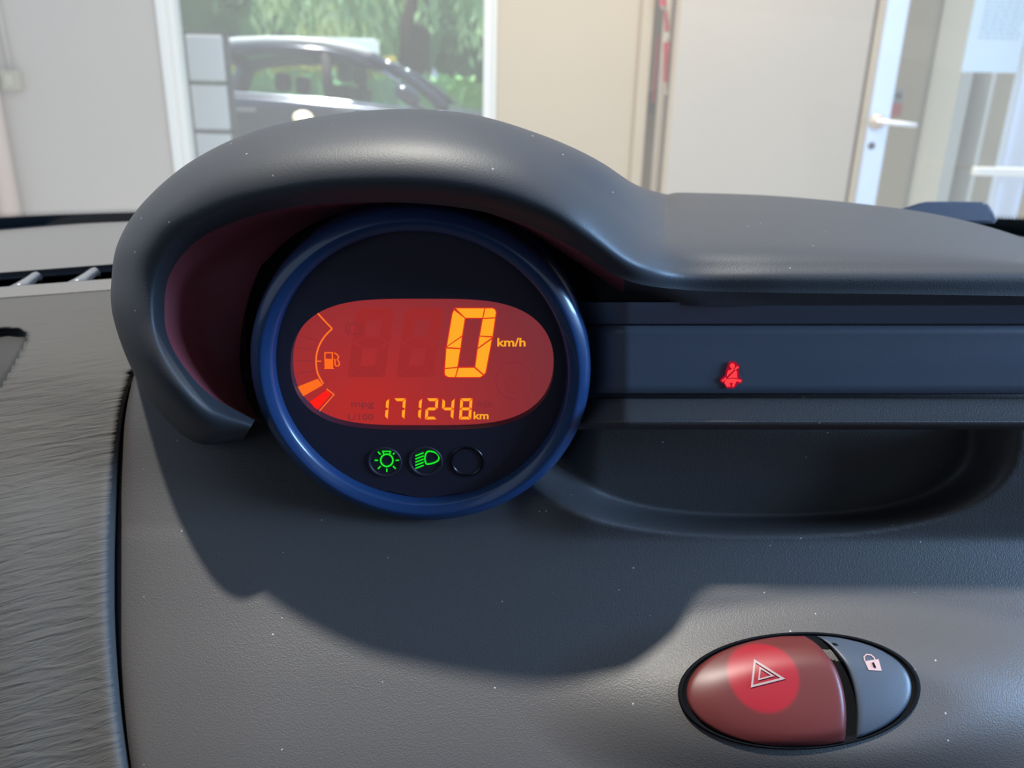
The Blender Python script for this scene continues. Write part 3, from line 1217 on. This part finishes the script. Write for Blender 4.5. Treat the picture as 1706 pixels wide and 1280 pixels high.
# big window opening: frame with sill, panes
w1 = slab('window_1', xl0, xr1, YW + .02, YW + .12, 0, .42, M['whiteframe'])
struct(w1)
for x0, x1 in ((xl0, xl1), (xr0, xr1)):
    f1 = slab('window_frame', x0, x0 + (x1 - x0) * .55, YW - .02, YW + .10, .42, 3.0, M['whiteframe'], w1, .008)
    f1 = slab('window_frame', x0 + (x1 - x0) * .55, x1, YW + .015, YW + .10, .42, 3.0, M['whiteframe'], w1, .008)
slab('window_frame', xl0, xr1, YW - .02, YW + .10, 2.85, 3.0, M['whiteframe'], w1, .008)
slab('pane', xl1, xr0, YW + .05, YW + .056, .42, 2.85, M['glass'], w1)

# right-hand nook, panel and door
xn1 = wx_at(1075, 150, 4.0)
struct(slab('trim_1', xc, wx_at(1078, 150, YW), YW - .03, YW + .14, 0, 3.0, M['cream']))
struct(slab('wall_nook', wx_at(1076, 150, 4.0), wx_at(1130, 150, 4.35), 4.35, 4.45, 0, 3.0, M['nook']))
xp0, xp1 = wx_at(1122, 150, 3.78), wx_at(1437, 150, 3.78)
M['panelwall'] = mat_simple('pale_grey_cream_panel', (0.47, 0.41, 0.33, 1), .7, vary=.08, vscale=1.2)
struct(slab('wall_right', xp0, xp1, 3.78, 3.9, 0, 3.0, M['panelwall'], bev=.008))
# door
yd = 3.75
d0 = on_y(1457, 150, yd).x
d1 = on_y(1491, 150, yd).x
dr = slab('door_1', d0, d1, yd, yd + .07, 0, 3.0, M['bluewhite'], bev=.006)
struct(dr)
dw = 1.25
slab('door_rail', d1, d1 + dw, yd + .01, yd + .06, 0, .25, M['bluewhite'], dr, .004)
slab('door_rail', d1, d1 + dw, yd + .01, yd + .06, 2.75, 3.0, M['bluewhite'], dr, .004)
slab('door_gasket', wx_at(1436, 150, yd), wx_at(1449, 150, yd), yd + .05, yd + .06, 0, 3.0, M['rubber'], dr)
slab('door_frame', wx_at(1448, 150, yd), d0 - .001, yd + .03, yd + .06, 0, 3.0, M['cream'], dr)
xs2 = wx_at(1670, 285, yd)
slab('pane', d1, xs2, yd + .035, yd + .041, .25, 2.75, M['glass'], dr)
slab('door_stile', xs2, xs2 + .12, yd + .005, yd + .065, 0, 3.0, M['bluewhite'], dr, .004)
# handle
M['steelw'] = mat_simple('satin_white_metal', (.82, .84, .86, 1), .3, metal=.2)
hh = on_y(1462, 203, yd - .02)
hd = link('door_handle', tube_bm([hh + Vector((0, .03, 0)), hh + Vector((0, -.035, 0)), hh + Vector((.02, -.05, -.002)), hh + Vector((.08, -.052, -.006)), hh + Vector((.155, -.05, -.012))], [.010, .010, .011, .011, .010], 10), M['steelw'], dr, True)
link('handle_rose', tube_bm([hh + Vector((0, .018, 0)), hh + Vector((0, .004, 0))], .034, 20), mat_simple('beige_rose', (.55, .47, .38, 1), .5), dr, True)
kh = on_y(1452, 243, yd - .002)
link('keyhole', tube_bm([kh + Vector((0, .004, 0)), kh + Vector((0, -.003, 0))], .016, 16), mat_simple('dark_keyhole', (.06, .07, .08, 1), .4, metal=.5), dr, True)
# cream wall seen through the door glass, pale reveal strips
struct(slab('wall_far', wx_at(1400, 150, 4.9), wx_at(1860, 150, 4.9), 4.9, 5.0, 0, 3.0, M['cream']))
struct(slab('trim_2', wx_at(1588, 150, 4.6), wx_at(1608, 150, 4.6), 4.55, 4.88, 0, 3.0, mat_simple('pale_reveal', (.66, .64, .56, 1), .6)))
struct(slab('trim_3', wx_at(1640, 150, 4.6), wx_at(1646, 150, 4.6), 4.55, 4.88, 0, 3.0, M['whiteframe']))
# red and grey call-point on the far wall
c0 = on_y(1493, 172, 4.86)
cp = thing('alarm_call_point', 'small red and grey box on the cream wall beyond the door handle', 'sign', c0)
slab('red_housing', c0.x - .03, c0.x + .03, 4.84, 4.898, c0.z - .07, c0.z - .005, mat_simple('red_plastic', (.5, .02, .035, 1), .4), cp, .004)
slab('grey_plate', c0.x - .028, c0.x + .030, 4.85, 4.898, c0.z, c0.z + .075, mat_simple('grey_plate', (.30, .33, .38, 1), .4), cp, .003)
link('plate_lens', tube_bm([Vector((c0.x + .002, 4.851, c0.z + .04)), Vector((c0.x + .002, 4.842, c0.z + .04))], .017, 14), M['dark'], cp, True)
# printed poster on the glass
p0, p1 = on_y(1606, -60, yd + .03), on_y(1692, 122, yd + .03)
po = thing('poster', 'pale blue printed sheet taped to the glass at upper right', 'poster', Vector(((p0.x + p1.x) / 2, yd + .02, p1.z)))
slab('sheet', wx_at(1606, 122, yd), p1.x, yd + .024, yd + .030, p1.z, p0.z, mat_simple('pale_blue_paper', (.60, .76, .86, 1), .7), po)
bm = bmesh.new()
rnd = random.Random(3)
z = p1.z + .14
while z < p0.z - .05:
    x = p1.x - (p1.x - wx_at(1606, 122, yd)) * .82
    while x < p1.x - .03:
        w = rnd.uniform(.012, .04)
        box_bm(x, min(x + w, p1.x - .02), yd + .022, yd + .0242, z, z + .007, bm=bm)
        x += w + .008
    z += .018
pl_ = link('printed_lines', bm, mat_simple('faded_blue_print', (.38, .55, .68, 1), .7), po)
pl_['kind'] = 'stuff'
# right side window and white bar
xb = wx_at(1662, 285, 3.4)
bar = slab('grab_bar', wx_at(1622, 286, 3.55), wx_at(1790, 286, 3.55), 3.53, 3.57, on_y(1660, 293, 3.55).z, on_y(1660, 279, 3.55).z, M['whiteframe'], bev=.006)
tag(bar, 'short white horizontal bar in front of the door glass at right edge', 'bar')
wb = on_y(1720, 200, 3.5)
struct(slab('window_2', wx_at(1668, 285, 3.5) + .20, wx_at(1668, 285, 3.5) + .26, 3.45, 3.55, 0, 3.0, M['bluewhite'], bev=.006))

# socket with cable on the left wall
s0 = on_y(23, 134, YW - .01)
sk = thing('wall_socket', 'small beige switch box with a cable rising above it on left wall', 'socket', s0)
slab('socket_body', s0.x - .042, s0.x + .042, YW - .045, YW - .001, s0.z - .045, s0.z + .045, mat_simple('beige_plastic', (.38, .36, .27, 1), .5), sk, .008)
slab('switch_rocker', s0.x - .02, s0.x + .02, YW - .052, YW - .044, s0.z - .025, s0.z + .025, mat_simple('beige_rocker', (.45, .43, .33, 1), .4), sk, .004)
link('cable', tube_bm([Vector((s0.x, YW - .02, s0.z + .04)), Vector((s0.x - .01, YW - .015, s0.z + .3)), Vector((s0.x, YW - .015, 2.95))], .008, 8), mat_simple('grey_cable', (.42, .41, .36, 1), .6), sk, True)
# conduit at far left
cx_ = wx_at(2, 150, YW)
tag(link('conduit_pipe', tube_bm([Vector((cx_ - .03, YW - .05, 0)), Vector((cx_ - .03, YW - .05, 2.95))], .045, 12), mat_simple('pinkish_cream_pipe', (.56, .46, .40, 1), .6), None, True), 'pinkish cream vertical pipe at the left edge of the wall', 'pipe')

# pole with red and white tape in the nook
pt0 = on_y(1103, 150, 3.95)
pole = thing('barrier_pole', 'slim cream pole standing in the shaded wall nook', 'pole', Vector((pt0.x, 3.95, 0)))
link('shaft', tube_bm([Vector((pt0.x, 3.95, .02)), Vector((pt0.x, 3.95, 2.9))], .020, 12), mat_simple('cream_pole', (.52, .45, .37, 1), .6), pole, True)
link('foot', tube_bm([Vector((pt0.x, 3.95, 0)), Vector((pt0.x, 3.95, .03))], .09, 20), M['dark'], pole, True)
tp_ = thing('barrier_tape', 'red and white tape hanging in folds from the cream pole', 'tape', on_y(1112, 80, 3.92))
M['tapered'] = mat_simple('red_tape', (.52, .03, .06, 1), .4)
M['tapewhite'] = mat_simple('white_tape', (.62, .56, .48, 1), .4)
TP = [(1104, -8, 9, 'r'), (1105, 12, 8, 'w'), (1109, 20, 3, 'r'), (1110, 34, 7, 'r'), (1111, 52, 8, 'w'), (1112, 69, 12, 'r'), (1110, 100, 11, 'r'), (1107, 136, 6, 'w'), (1109, 158, 5, 'e')]
TP = [(1104, -30, 9, 'r'), (1105, 10, 12, 'w'), (1109, 18, 5, 'r'), (1111, 52, 8, 'w'), (1111, 70, 11, 'r'), (1109, 137, 7, 'w'), (1109, 158, 5, 'e')]
for i in range(len(TP) - 1):
    x0, y0, w0, kd = TP[i]
    x1, y1, w1_, _ = TP[i + 1]
    bm = bmesh.new()
    nn = 8
    prev = None
    for k in range(nn + 1):
        f_ = k / nn
        cx0, cy0, w = x0 + (x1 - x0) * f_, y0 + (y1 - y0) * f_, w0 + (w1_ - w0) * f_
        dy = .018 * math.sin(f_ * 5 + i * 2)
        a = on_y(cx0 - w / 2, cy0, 3.91 + dy)
        b = on_y(cx0 + w / 2, cy0, 3.91 - dy)
        cur = [bm.verts.new(a), bm.verts.new(b), bm.verts.new(b + Vector((0, .002, 0))), bm.verts.new(a + Vector((0, .002, 0)))]
        if prev:
            for q in range(4):
                bm.faces.new((prev[q], prev[(q + 1) % 4], cur[(q + 1) % 4], cur[q]))
        prev = cur
    link('red_band' if kd == 'r' else 'white_band', bm, M['tapered'] if kd == 'r' else M['tapewhite'], tp_, True)
g0, g1 = on_y(1076, 190, 4.2), on_y(1092, 150, 4.2)
tag(slab('clipped_holder', on_y(1076, 170, 4.2).x, on_y(1091, 170, 4.2).x, 4.17, 4.34, g0.z, g1.z, mat_simple('slate_plastic', (.09, .10, .12, 1), .5), bev=.01), 'dark slate-blue holder on the nook wall left of the pole', 'holder')
tag(slab('red_rod', on_y(1088, 150, 4.15).x, on_y(1091, 150, 4.15).x, 4.13, 4.16, on_y(1089, 172, 4.15).z, on_y(1092, 60, 4.15).z, M['tapered'], bev=.003), 'thin red rod upright against the nook wall beside the slate holder', 'rod')

# ================================================================== OUTDOORS
M['gravel'] = mat_simple('outdoor_paving', (.30, .30, .28, 1), .9, vary=.2, vscale=3)
M['lawn'] = mat_simple('lawn_green', (.10, .22, .06, 1), .9, vary=.3, vscale=3)
struct(slab('ground', -14, 14, 4.15, 9.2, .10, .20, M['gravel']))
lw_ = slab('lawn', -14, 14, 9.2, 24, .10, .22, M['lawn'])
struct(lw_)

# stand with white panels
sp = 4.5
st0 = on_y(318, 60, sp)
stand = thing('panel_stand', 'dark framed column of stacked white panels just outside the window', 'display stand', Vector((st0.x + .1, sp, .2)))
M['darkframe'] = mat_simple('dark_grey_frame', (.07, .07, .065, 1), .4)
M['whitepanel'] = mat_simple('white_panel', (.80, .80, .80, 1), .3)
fx0, fx1 = on_y(308, 60, sp).x, on_y(371, 60, sp).x
zt = on_y(340, 52, sp).z
hstep = on_y(340, 54, sp).z - on_y(345, 138, sp).z
slab('frame_post', fx0 - .022, fx0, sp, sp + .06, .2, zt, M['darkframe'], stand, .004)
slab('frame_post', fx1, fx1 + .014, sp, sp + .06, .2, zt, M['darkframe'], stand, .004)
zc = zt
while zc > .35:
    slab('cross_bar', fx0 - .022, fx1 + .014, sp, sp + .06, zc - .014, zc, M['darkframe'], stand, .003)
    slab('white_panel', fx0 + .004, fx1 - .004, sp - .012, sp + .03, max(.25, zc - hstep + .004), zc - .018, M['whitepanel'], stand, .012)
    zc -= hstep

# dark car outside, side-on, nose to the right
YC = 6.5


def cp_(px, py, y=YC):
    return on_y(px, py, YC) + Vector((0, y - YC, 0))


car = thing('car', 'dark blue-grey estate car parked side-on outside the window', 'car', Vector((cp_(500, 150).x, 7.4, .2)))
M['carpaint'] = mat_simple('dark_blue_car_paint', (.045, .06, .10, 1), .18, metal=.3, coat=.9)
M['roofwhite'] = mat_simple('white_roof_highlight', (.95, .97, 1.0, 1), .25)
M['chrome'] = mat_simple('bright_trim', (.75, .8, .9, 1), .12, metal=1.0)
M['carint'] = mat_simple('car_seat_dark', (.06, .05, .05, 1), .8)
W_ = 1.75
roof = [(290, 86), (330, 72), (380, 65.5), (430, 63.5), (480, 64.5), (530, 69), (580, 79), (615, 91)]
rl = []
for py_off, y, dz in ((0, .16, -.085), (0, .20, -.03), (0, .34, -.005), (0, W_ / 2, .03), (0, W_ - .34, -.005), (0, W_ - .20, -.03), (0, W_ - .16, -.085)):
    rl.append([tuple(cp_(x, y_) + Vector((0, y, dz))) for x, y_ in roof])
loft('roof', rl, 4, 3, M['carpaint'], car, pix=False, thick=.03)
# body below the belt line
belt = [(262, 150), (300, 147), (375, 153), (480, 161), (580, 170), (690, 181), (745, 181), (805, 189), (860, 200), (905, 222)]
rb = []
for y, z in ((.10, 0), (.03, -.03), (.0, -.12), (.0, -.4), (.03, -.75), (.15, -.88)):
    rb.append([tuple(cp_(x, y_) + Vector((0, y, z))) for x, y_ in belt])
loft('body_side', rb, 4, 3, M['carpaint'], car, pix=False)
rb2 = []
for y, z in ((W_ - .10, 0), (W_ - .03, -.03), (W_, -.12), (W_, -.4), (W_ - .03, -.75), (W_ - .15, -.88)):
    rb2.append([tuple(cp_(x, y_) + Vector((0, y, z))) for x, y_ in belt])
loft('body_side', rb2, 4, 3, M['carpaint'], car, pix=False, flip=True)
bonnet = belt[6:]
rb3 = []
for y, z in ((.10, 0), (.25, .03), (W_ / 2, .05), (W_ - .25, .03), (W_ - .10, 0)):
    rb3.append([tuple(cp_(x, y_) + Vector((0, y, z))) for x, y_ in bonnet])
loft('bonnet', rb3, 4, 3, M['carpaint'], car, pix=False)
e0, e1 = cp_(905, 222), cp_(262, 150)
slab('front_bumper', e0.x - .05, e0.x + .05, YC + .12, YC + W_ - .12, e0.z - .75, e0.z, M['carpaint'], car, .04)
slab('tailgate', e1.x - .05, e1.x + .03, YC + .10, YC + W_ - .10, e1.z - .8, e1.z + .0, M['carpaint'], car, .04)
# pillars: A, B, C on both sides
for yy in (.10, W_ - .10):
    tin = .08 if yy < 1 else -.08
    ap = [cp_(612, 92) + Vector((0, yy + tin, 0)), cp_(655, 113) + Vector((0, yy + tin * .7, 0)), cp_(700, 146) + Vector((0, yy + tin * .3, 0)), cp_(742, 181) + Vector((0, yy, 0))]
    link('windscreen_pillar', tube_bm(ap, .040, 8), M['carpaint'], car, True)
    link('side_rail', tube_bm([cp_(x, y_ + 13) + Vector((0, yy + tin * .9, 0)) for x, y_ in roof], .026, 8), M['carpaint'], car, True)
    bq = [cp_(533, 86) + Vector((0, yy + tin, 0)), cp_(545, 168) + Vector((0, yy, 0))]
    link('door_pillar', tube_bm(bq, .042, 8), M['carint'], car, True)
    cq = [cp_(300, 88) + Vector((0, yy + tin, 0)), cp_(275, 150) + Vector((0, yy, 0))]
    link('rear_pillar', tube_bm(cq, .09, 8), M['carpaint'], car, True)
    link('belt_trim', tube_bm([cp_(x, y_ + 1) + Vector((0, yy - .05 if yy < 1 else yy + .05, 0)) for x, y_ in belt[1:6]], .016, 8), M['chrome'], car, True)
    fr = [cp_(620, 108) + Vector((0, yy + tin, 0)), cp_(660, 134) + Vector((0, yy + tin * .5, 0)), cp_(700, 181) + Vector((0, yy, 0))]
    link('door_frame', tube_bm(fr, .018, 8), M['chrome'], car, True)
for yy in (.20, W_ - .20):
    link('roof_highlight', tube_bm([cp_(x, y_ - 1) + Vector((0, yy, 0)) for x, y_ in roof[1:]], .030, 8), M['roofwhite'], car, True)  # white bars added for the bright sky reflection along the roof
# side glass
for yy in (.10, W_ - .10):
    tin = .08 if yy < 1 else -.08
    for quad in ([(312, 90), (375, 82), (440, 80), (532, 86), (543, 168), (480, 161), (375, 153), (300, 147)], [(535, 86), (575, 93), (618, 108), (660, 136), (697, 180), (620, 175), (547, 168)]):
        bm = bmesh.new()
        f_, g_ = [], []
        for x, y_ in quad:
            k = ss(170, 85, y_) if False else max(0, min(1, (170 - y_) / 85))
            p = cp_(x, y_) + Vector((0, yy + tin * k, 0))
            f_.append(bm.verts.new(p))
            g_.append(bm.verts.new(p + Vector((0, .005, 0))))
        bm.faces.new(f_)
        bm.faces.new(g_[::-1])
        for i in range(len(quad)):
            bm.faces.new((f_[i], g_[i], g_[(i + 1) % len(quad)], f_[(i + 1) % len(quad)]))
        link('side_window', bm, M['carglass'], car)
# windscreen, wing mirror, seats, wheels, handle
rw = []
for y in (.14, .5, W_ / 2, W_ - .5, W_ - .14):
    bul = .04 * math.sin(math.pi * y / W_)
    rw.append([tuple(cp_(x, y_) + Vector((bul, y, bul * .4))) for x, y_ in ((612, 91), (655, 113), (700, 146), (742, 180))])
loft('windscreen', rw, 3, 3, M['carglass'], car, pix=False)
mb = bmesh.new()
bmesh.ops.create_uvsphere(mb, u_segments=16, v_segments=10, radius=1)
mc = cp_(681, 158) + Vector((0, -.10, 0))
for v in mb.verts:
    v.co = Vector((v.co.x * .10, v.co.y * .11, v.co.z * .075)) + mc + Vector((0, 0, -v.co.x * .03))
link('wing_mirror', mb, M['carpaint'], car, True)
link('mirror_arm', tube_bm([mc + Vector((.02, .02, -.05)), mc + Vector((.10, .16, -.12))], .025, 8), M['carpaint'], car, True)
for sxp, syp in ((552, 142), (440, 160)):
    q = cp_(sxp, syp)
    for sy in (.35, 1.0):
        slab('seat', q.x - .07, q.x + .07, YC + sy, YC + sy + .42, q.z - .6, q.z + .02, M['carint'], car, .05)
        slab('headrest', q.x - .05, q.x + .05, YC + sy + .1, YC + sy + .32, q.z + .05, q.z + .20, M['carint'], car, .04)
for wxp in (330, 800):
    for wy in (.0, W_ - .2):
        c = cp_(wxp, 150)
        wl = link('wheel', tube_bm([Vector((c.x, YC + wy, .53)), Vector((c.x, YC + wy + .2, .53))], .33, 28), mat_simple('tyre', (.02, .02, .02, 1), .8), car)
        link('wheel_rim', tube_bm([Vector((c.x, YC + wy - .012, .53)), Vector((c.x, YC + wy + .212, .53))], .22, 20), M['chrome'], wl)
for hx in (412, 575):
    c = cp_(hx, 182)
    slab('door_handle', c.x - .08, c.x + .08, YC - .035, YC + .005, c.z - .015, c.z + .015, M['chrome'], car, .008)
for hx in (545, 700, 378):
    c = cp_(hx, 170)
    slab('door_seam', c.x - .004, c.x + .004, YC - .003, YC + .01, c.z - .75, c.z - .12, M['dark'], car)

# white box on the car's roof; its glow is added, no lit sign known
b0, b1 = on_y(512, 95, 7.2), on_y(628, 66, 7.2)
rs = thing('roof_white_box', 'bright white rectangular box with added glow on the roof of the dark car', 'sign', Vector(((b0.x + b1.x) / 2, 7.2, b0.z)))
slab('box_case', b0.x, b1.x, 7.1, 7.32, b0.z + .02, b1.z, mat_simple('glowing_white_case', (.9, .95, .95, 1), .3, emis=(.9, 1, .98, 1), estr=.7), rs, .015)
for k in (.2, .8):
    x = b0.x + (b1.x - b0.x) * k
    slab('mount', x - .03, x + .03, 7.14, 7.28, b0.z - .05, b0.z + .03, M['darkframe'], rs)
# glints against the car door, built as made-up glowing balls on posts
M['glint_glow'] = mat_simple('warm_glint_glow', (1, .9, .7, 1), .3, emis=(1, .80, .45, 1), estr=1.6)
for (x, y_, r, lab) in ((505, 196, .055, 'larger warm glint against the car door, made as a glowing ball on a post'), (422, 229, .024, 'smaller warm glint against the car door, made as a glowing ball on a post')):
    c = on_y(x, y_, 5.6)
    bl = thing('glint_stand_in', lab, 'glint', Vector((c.x, 5.6, .2)))
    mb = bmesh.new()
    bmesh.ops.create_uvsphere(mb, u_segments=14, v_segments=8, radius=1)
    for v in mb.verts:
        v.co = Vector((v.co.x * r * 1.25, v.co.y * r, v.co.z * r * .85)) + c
    link('glint_globe', mb, M['glint_glow'], bl, True)
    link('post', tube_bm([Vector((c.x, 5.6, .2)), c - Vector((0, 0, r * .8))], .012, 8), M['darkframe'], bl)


# foliage
def mat_leaf(name, c0, c1, sc=2.0):
    m, nt, b = new_mat(name)
    tc = nt.nodes.new('ShaderNodeTexCoord')
    n = nt.nodes.new('ShaderNodeTexNoise')
    n.inputs['Scale'].default_value = sc
    n.inputs['Detail'].default_value = 4
    nt.links.new(tc.outputs['Object'], n.inputs['Vector'])
    r = nt.nodes.new('ShaderNodeValToRGB')
    r.color_ramp.elements[0].position = .35
    r.color_ramp.elements[0].color = c0
    r.color_ramp.elements[1].position = .65
    r.color_ramp.elements[1].color = c1
    nt.links.new(n.outputs['Fac'], r.inputs['Fac'])
    nt.links.new(r.outputs['Color'], b.inputs['Base Color'])
    b.inputs['Roughness'].default_value = .6
    b.inputs['Subsurface Weight'].default_value = 0
    return m


def leaves(n, fn, size, seed, updown=False):
    rg = random.Random(seed)
    V_, F_ = [], []
    for k in range(n):
        c = fn(rg)
        if updown:
            a = Vector((rg.uniform(-.3, .3), rg.uniform(-.3, .3), -1)).normalized()
        else:
            a = Vector((rg.gauss(0, 1), rg.gauss(0, 1), rg.gauss(0, 1))).normalized()
        b = a.cross(Vector((rg.gauss(0, 1), rg.gauss(0, 1), rg.gauss(0, 1)))).normalized()
        s = size * rg.uniform(.6, 1.4)
        i = len(V_)
        V_ += [tuple(c - a * s), tuple(c + b * s * .35), tuple(c + a * s), tuple(c - b * s * .35)]
        F_.append((i, i + 1, i + 2, i + 3))
    me = bpy.data.meshes.new('foliage')
    me.from_pydata(V_, [], F_)
    return me


M['leafdark'] = mat_leaf('dark_leaf', (.10, .24, .15, 1), (.36, .58, .34, 1))
M['leafwil'] = mat_leaf('willow_leaf', (.24, .55, .26, 1), (.70, .92, .48, 1), 1.6)
M['bark'] = mat_simple('bark', (.09, .075, .06, 1), .9, vary=.3, vscale=12)
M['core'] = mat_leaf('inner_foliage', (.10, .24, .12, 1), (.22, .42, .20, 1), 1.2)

# hedge (tall, behind) in a few bushes/trees
specs = [(-8.6, 14.6, 2.0, 4.5, 'dark green leafy tree beyond the stacked white panels'), (-5.6, 17.4, 2.3, 5.2, 'dark green tree above the middle of the car roof'), (-3.1, 14.6, 1.9, 4.6, 'dark tree hidden half behind the willow'), (.3, 17.4, 2.4, 5.2, 'dark green tree at the right end of the window view')]
for k, (x, y, r, h, lab) in enumerate(specs):
    tr = thing('leafy_tree', lab, 'tree', Vector((x, y, .2)), 'dark trees behind the car')
    def fn(rg, x=x, y=y, r=r, h=h):
        t = rg.uniform(0, 2 * math.pi)
        z_ = rg.uniform(0, 1)
        rr = r * (.75 + .35 * math.sin(z_ * 9 + k)) * rg.uniform(.8, 1.08)
        return Vector((x + rr * math.cos(t), y + rr * .6 * math.sin(t), .3 + z_ * h))
    o = link('foliage', leaves(5200, fn, .17, 11 + k), M['leafdark'], tr)
    o['kind'] = 'stuff'
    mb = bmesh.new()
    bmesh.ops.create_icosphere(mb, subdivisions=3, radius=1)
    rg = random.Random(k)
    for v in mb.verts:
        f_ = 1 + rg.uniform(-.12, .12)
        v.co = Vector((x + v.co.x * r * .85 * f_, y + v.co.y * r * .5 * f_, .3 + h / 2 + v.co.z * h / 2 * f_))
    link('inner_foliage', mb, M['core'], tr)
    link('trunk', tube_bm([Vector((x, y, .2)), Vector((x + .1, y, h * .6))], [.18, .10], 10), M['bark'], tr, True)

wil = thing('willow_tree', 'pale green weeping willow with hanging strands right of the white roof box', 'tree', Vector((-1.6, 12, .2)))
rg = random.Random(5)
strands = []
for k in range(170):
    x = rg.uniform(-3.7, .6)
    y = rg.uniform(11.0, 12.6)
    ln = 1.45 + .75 * math.sin(x * 2.3 + 1) + rg.uniform(-.5, .6)
    strands.append((x, y, 4.9, max(1.15, 3.0 - ln * .75 + rg.uniform(0, .4))))
V_, F_ = [], []
for (x, y, zt_, zb) in strands:
    z = zt_
    ph = rg.uniform(0, 6)
    while z > zb:
        c = Vector((x + .10 * math.sin(z * 1.3 + ph) + rg.uniform(-.06, .06), y + rg.uniform(-.05, .05), z))
        a = Vector((rg.uniform(-.4, .4), rg.uniform(-.4, .4), -1)).normalized()
        b = a.cross(Vector((rg.gauss(0, .5), 1, rg.gauss(0, .3)))).normalized()
        s = rg.uniform(.07, .12)
        i = len(V_)
        V_ += [tuple(c - a * s), tuple(c + b * s * .4), tuple(c + a * s), tuple(c - b * s * .4)]
        F_.append((i, i + 1, i + 2, i + 3))
        z -= .075
me = bpy.data.meshes.new('hanging_foliage')
me.from_pydata(V_, [], F_)
o = link('hanging_foliage', me, M['leafwil'], wil)
o['kind'] = 'stuff'
link('trunk', tube_bm([Vector((-1.6, 12, .2)), Vector((-1.5, 12, 2.2)), Vector((-1.4, 12, 5.0))], [.28, .22, .12], 12), M['bark'], wil, True)
# low hedge and yellow flowering strip beyond the car
for nm, x0, x1, y, z0, z1, mt, sz, lab, cat, sd in (
        ('hedge', -8, 3, 10.3, .2, 1.60, mat_leaf('hedge_leaf', (.22, .50, .18, 1), (.40, .70, .30, 1), 1.2), .10, 'low mid-green hedge behind the dark car', 'hedge', 31),
        ('flower_bed', -8, -1.6, 10.72, 1.58, 1.84, mat_leaf('yellow_flower', (.75, .60, .06, 1), (.95, .80, .20, 1), 3), .07, 'yellow flowering strip seen through the car windows', 'flowers', 32)):
    o = link(nm, leaves(5200 if nm == 'hedge' else 2600, lambda g: Vector((g.uniform(x0, x1), y + g.uniform(-.25, .25), g.uniform(z0, z1))), sz, sd), mt)
    mb = box_bm(x0, x1, y - .12, y + .12, .2 if nm == 'hedge' else z0 + .04, z1 - .06)
    t_ = bpy.data.meshes.new('c')
    mb.to_mesh(t_)
    mb.free()
    b2 = bmesh.new()
    b2.from_mesh(o.data)
    b2.from_mesh(t_)
    b2.to_mesh(o.data)
    b2.free()
    tag(o, lab, cat, kind='stuff')
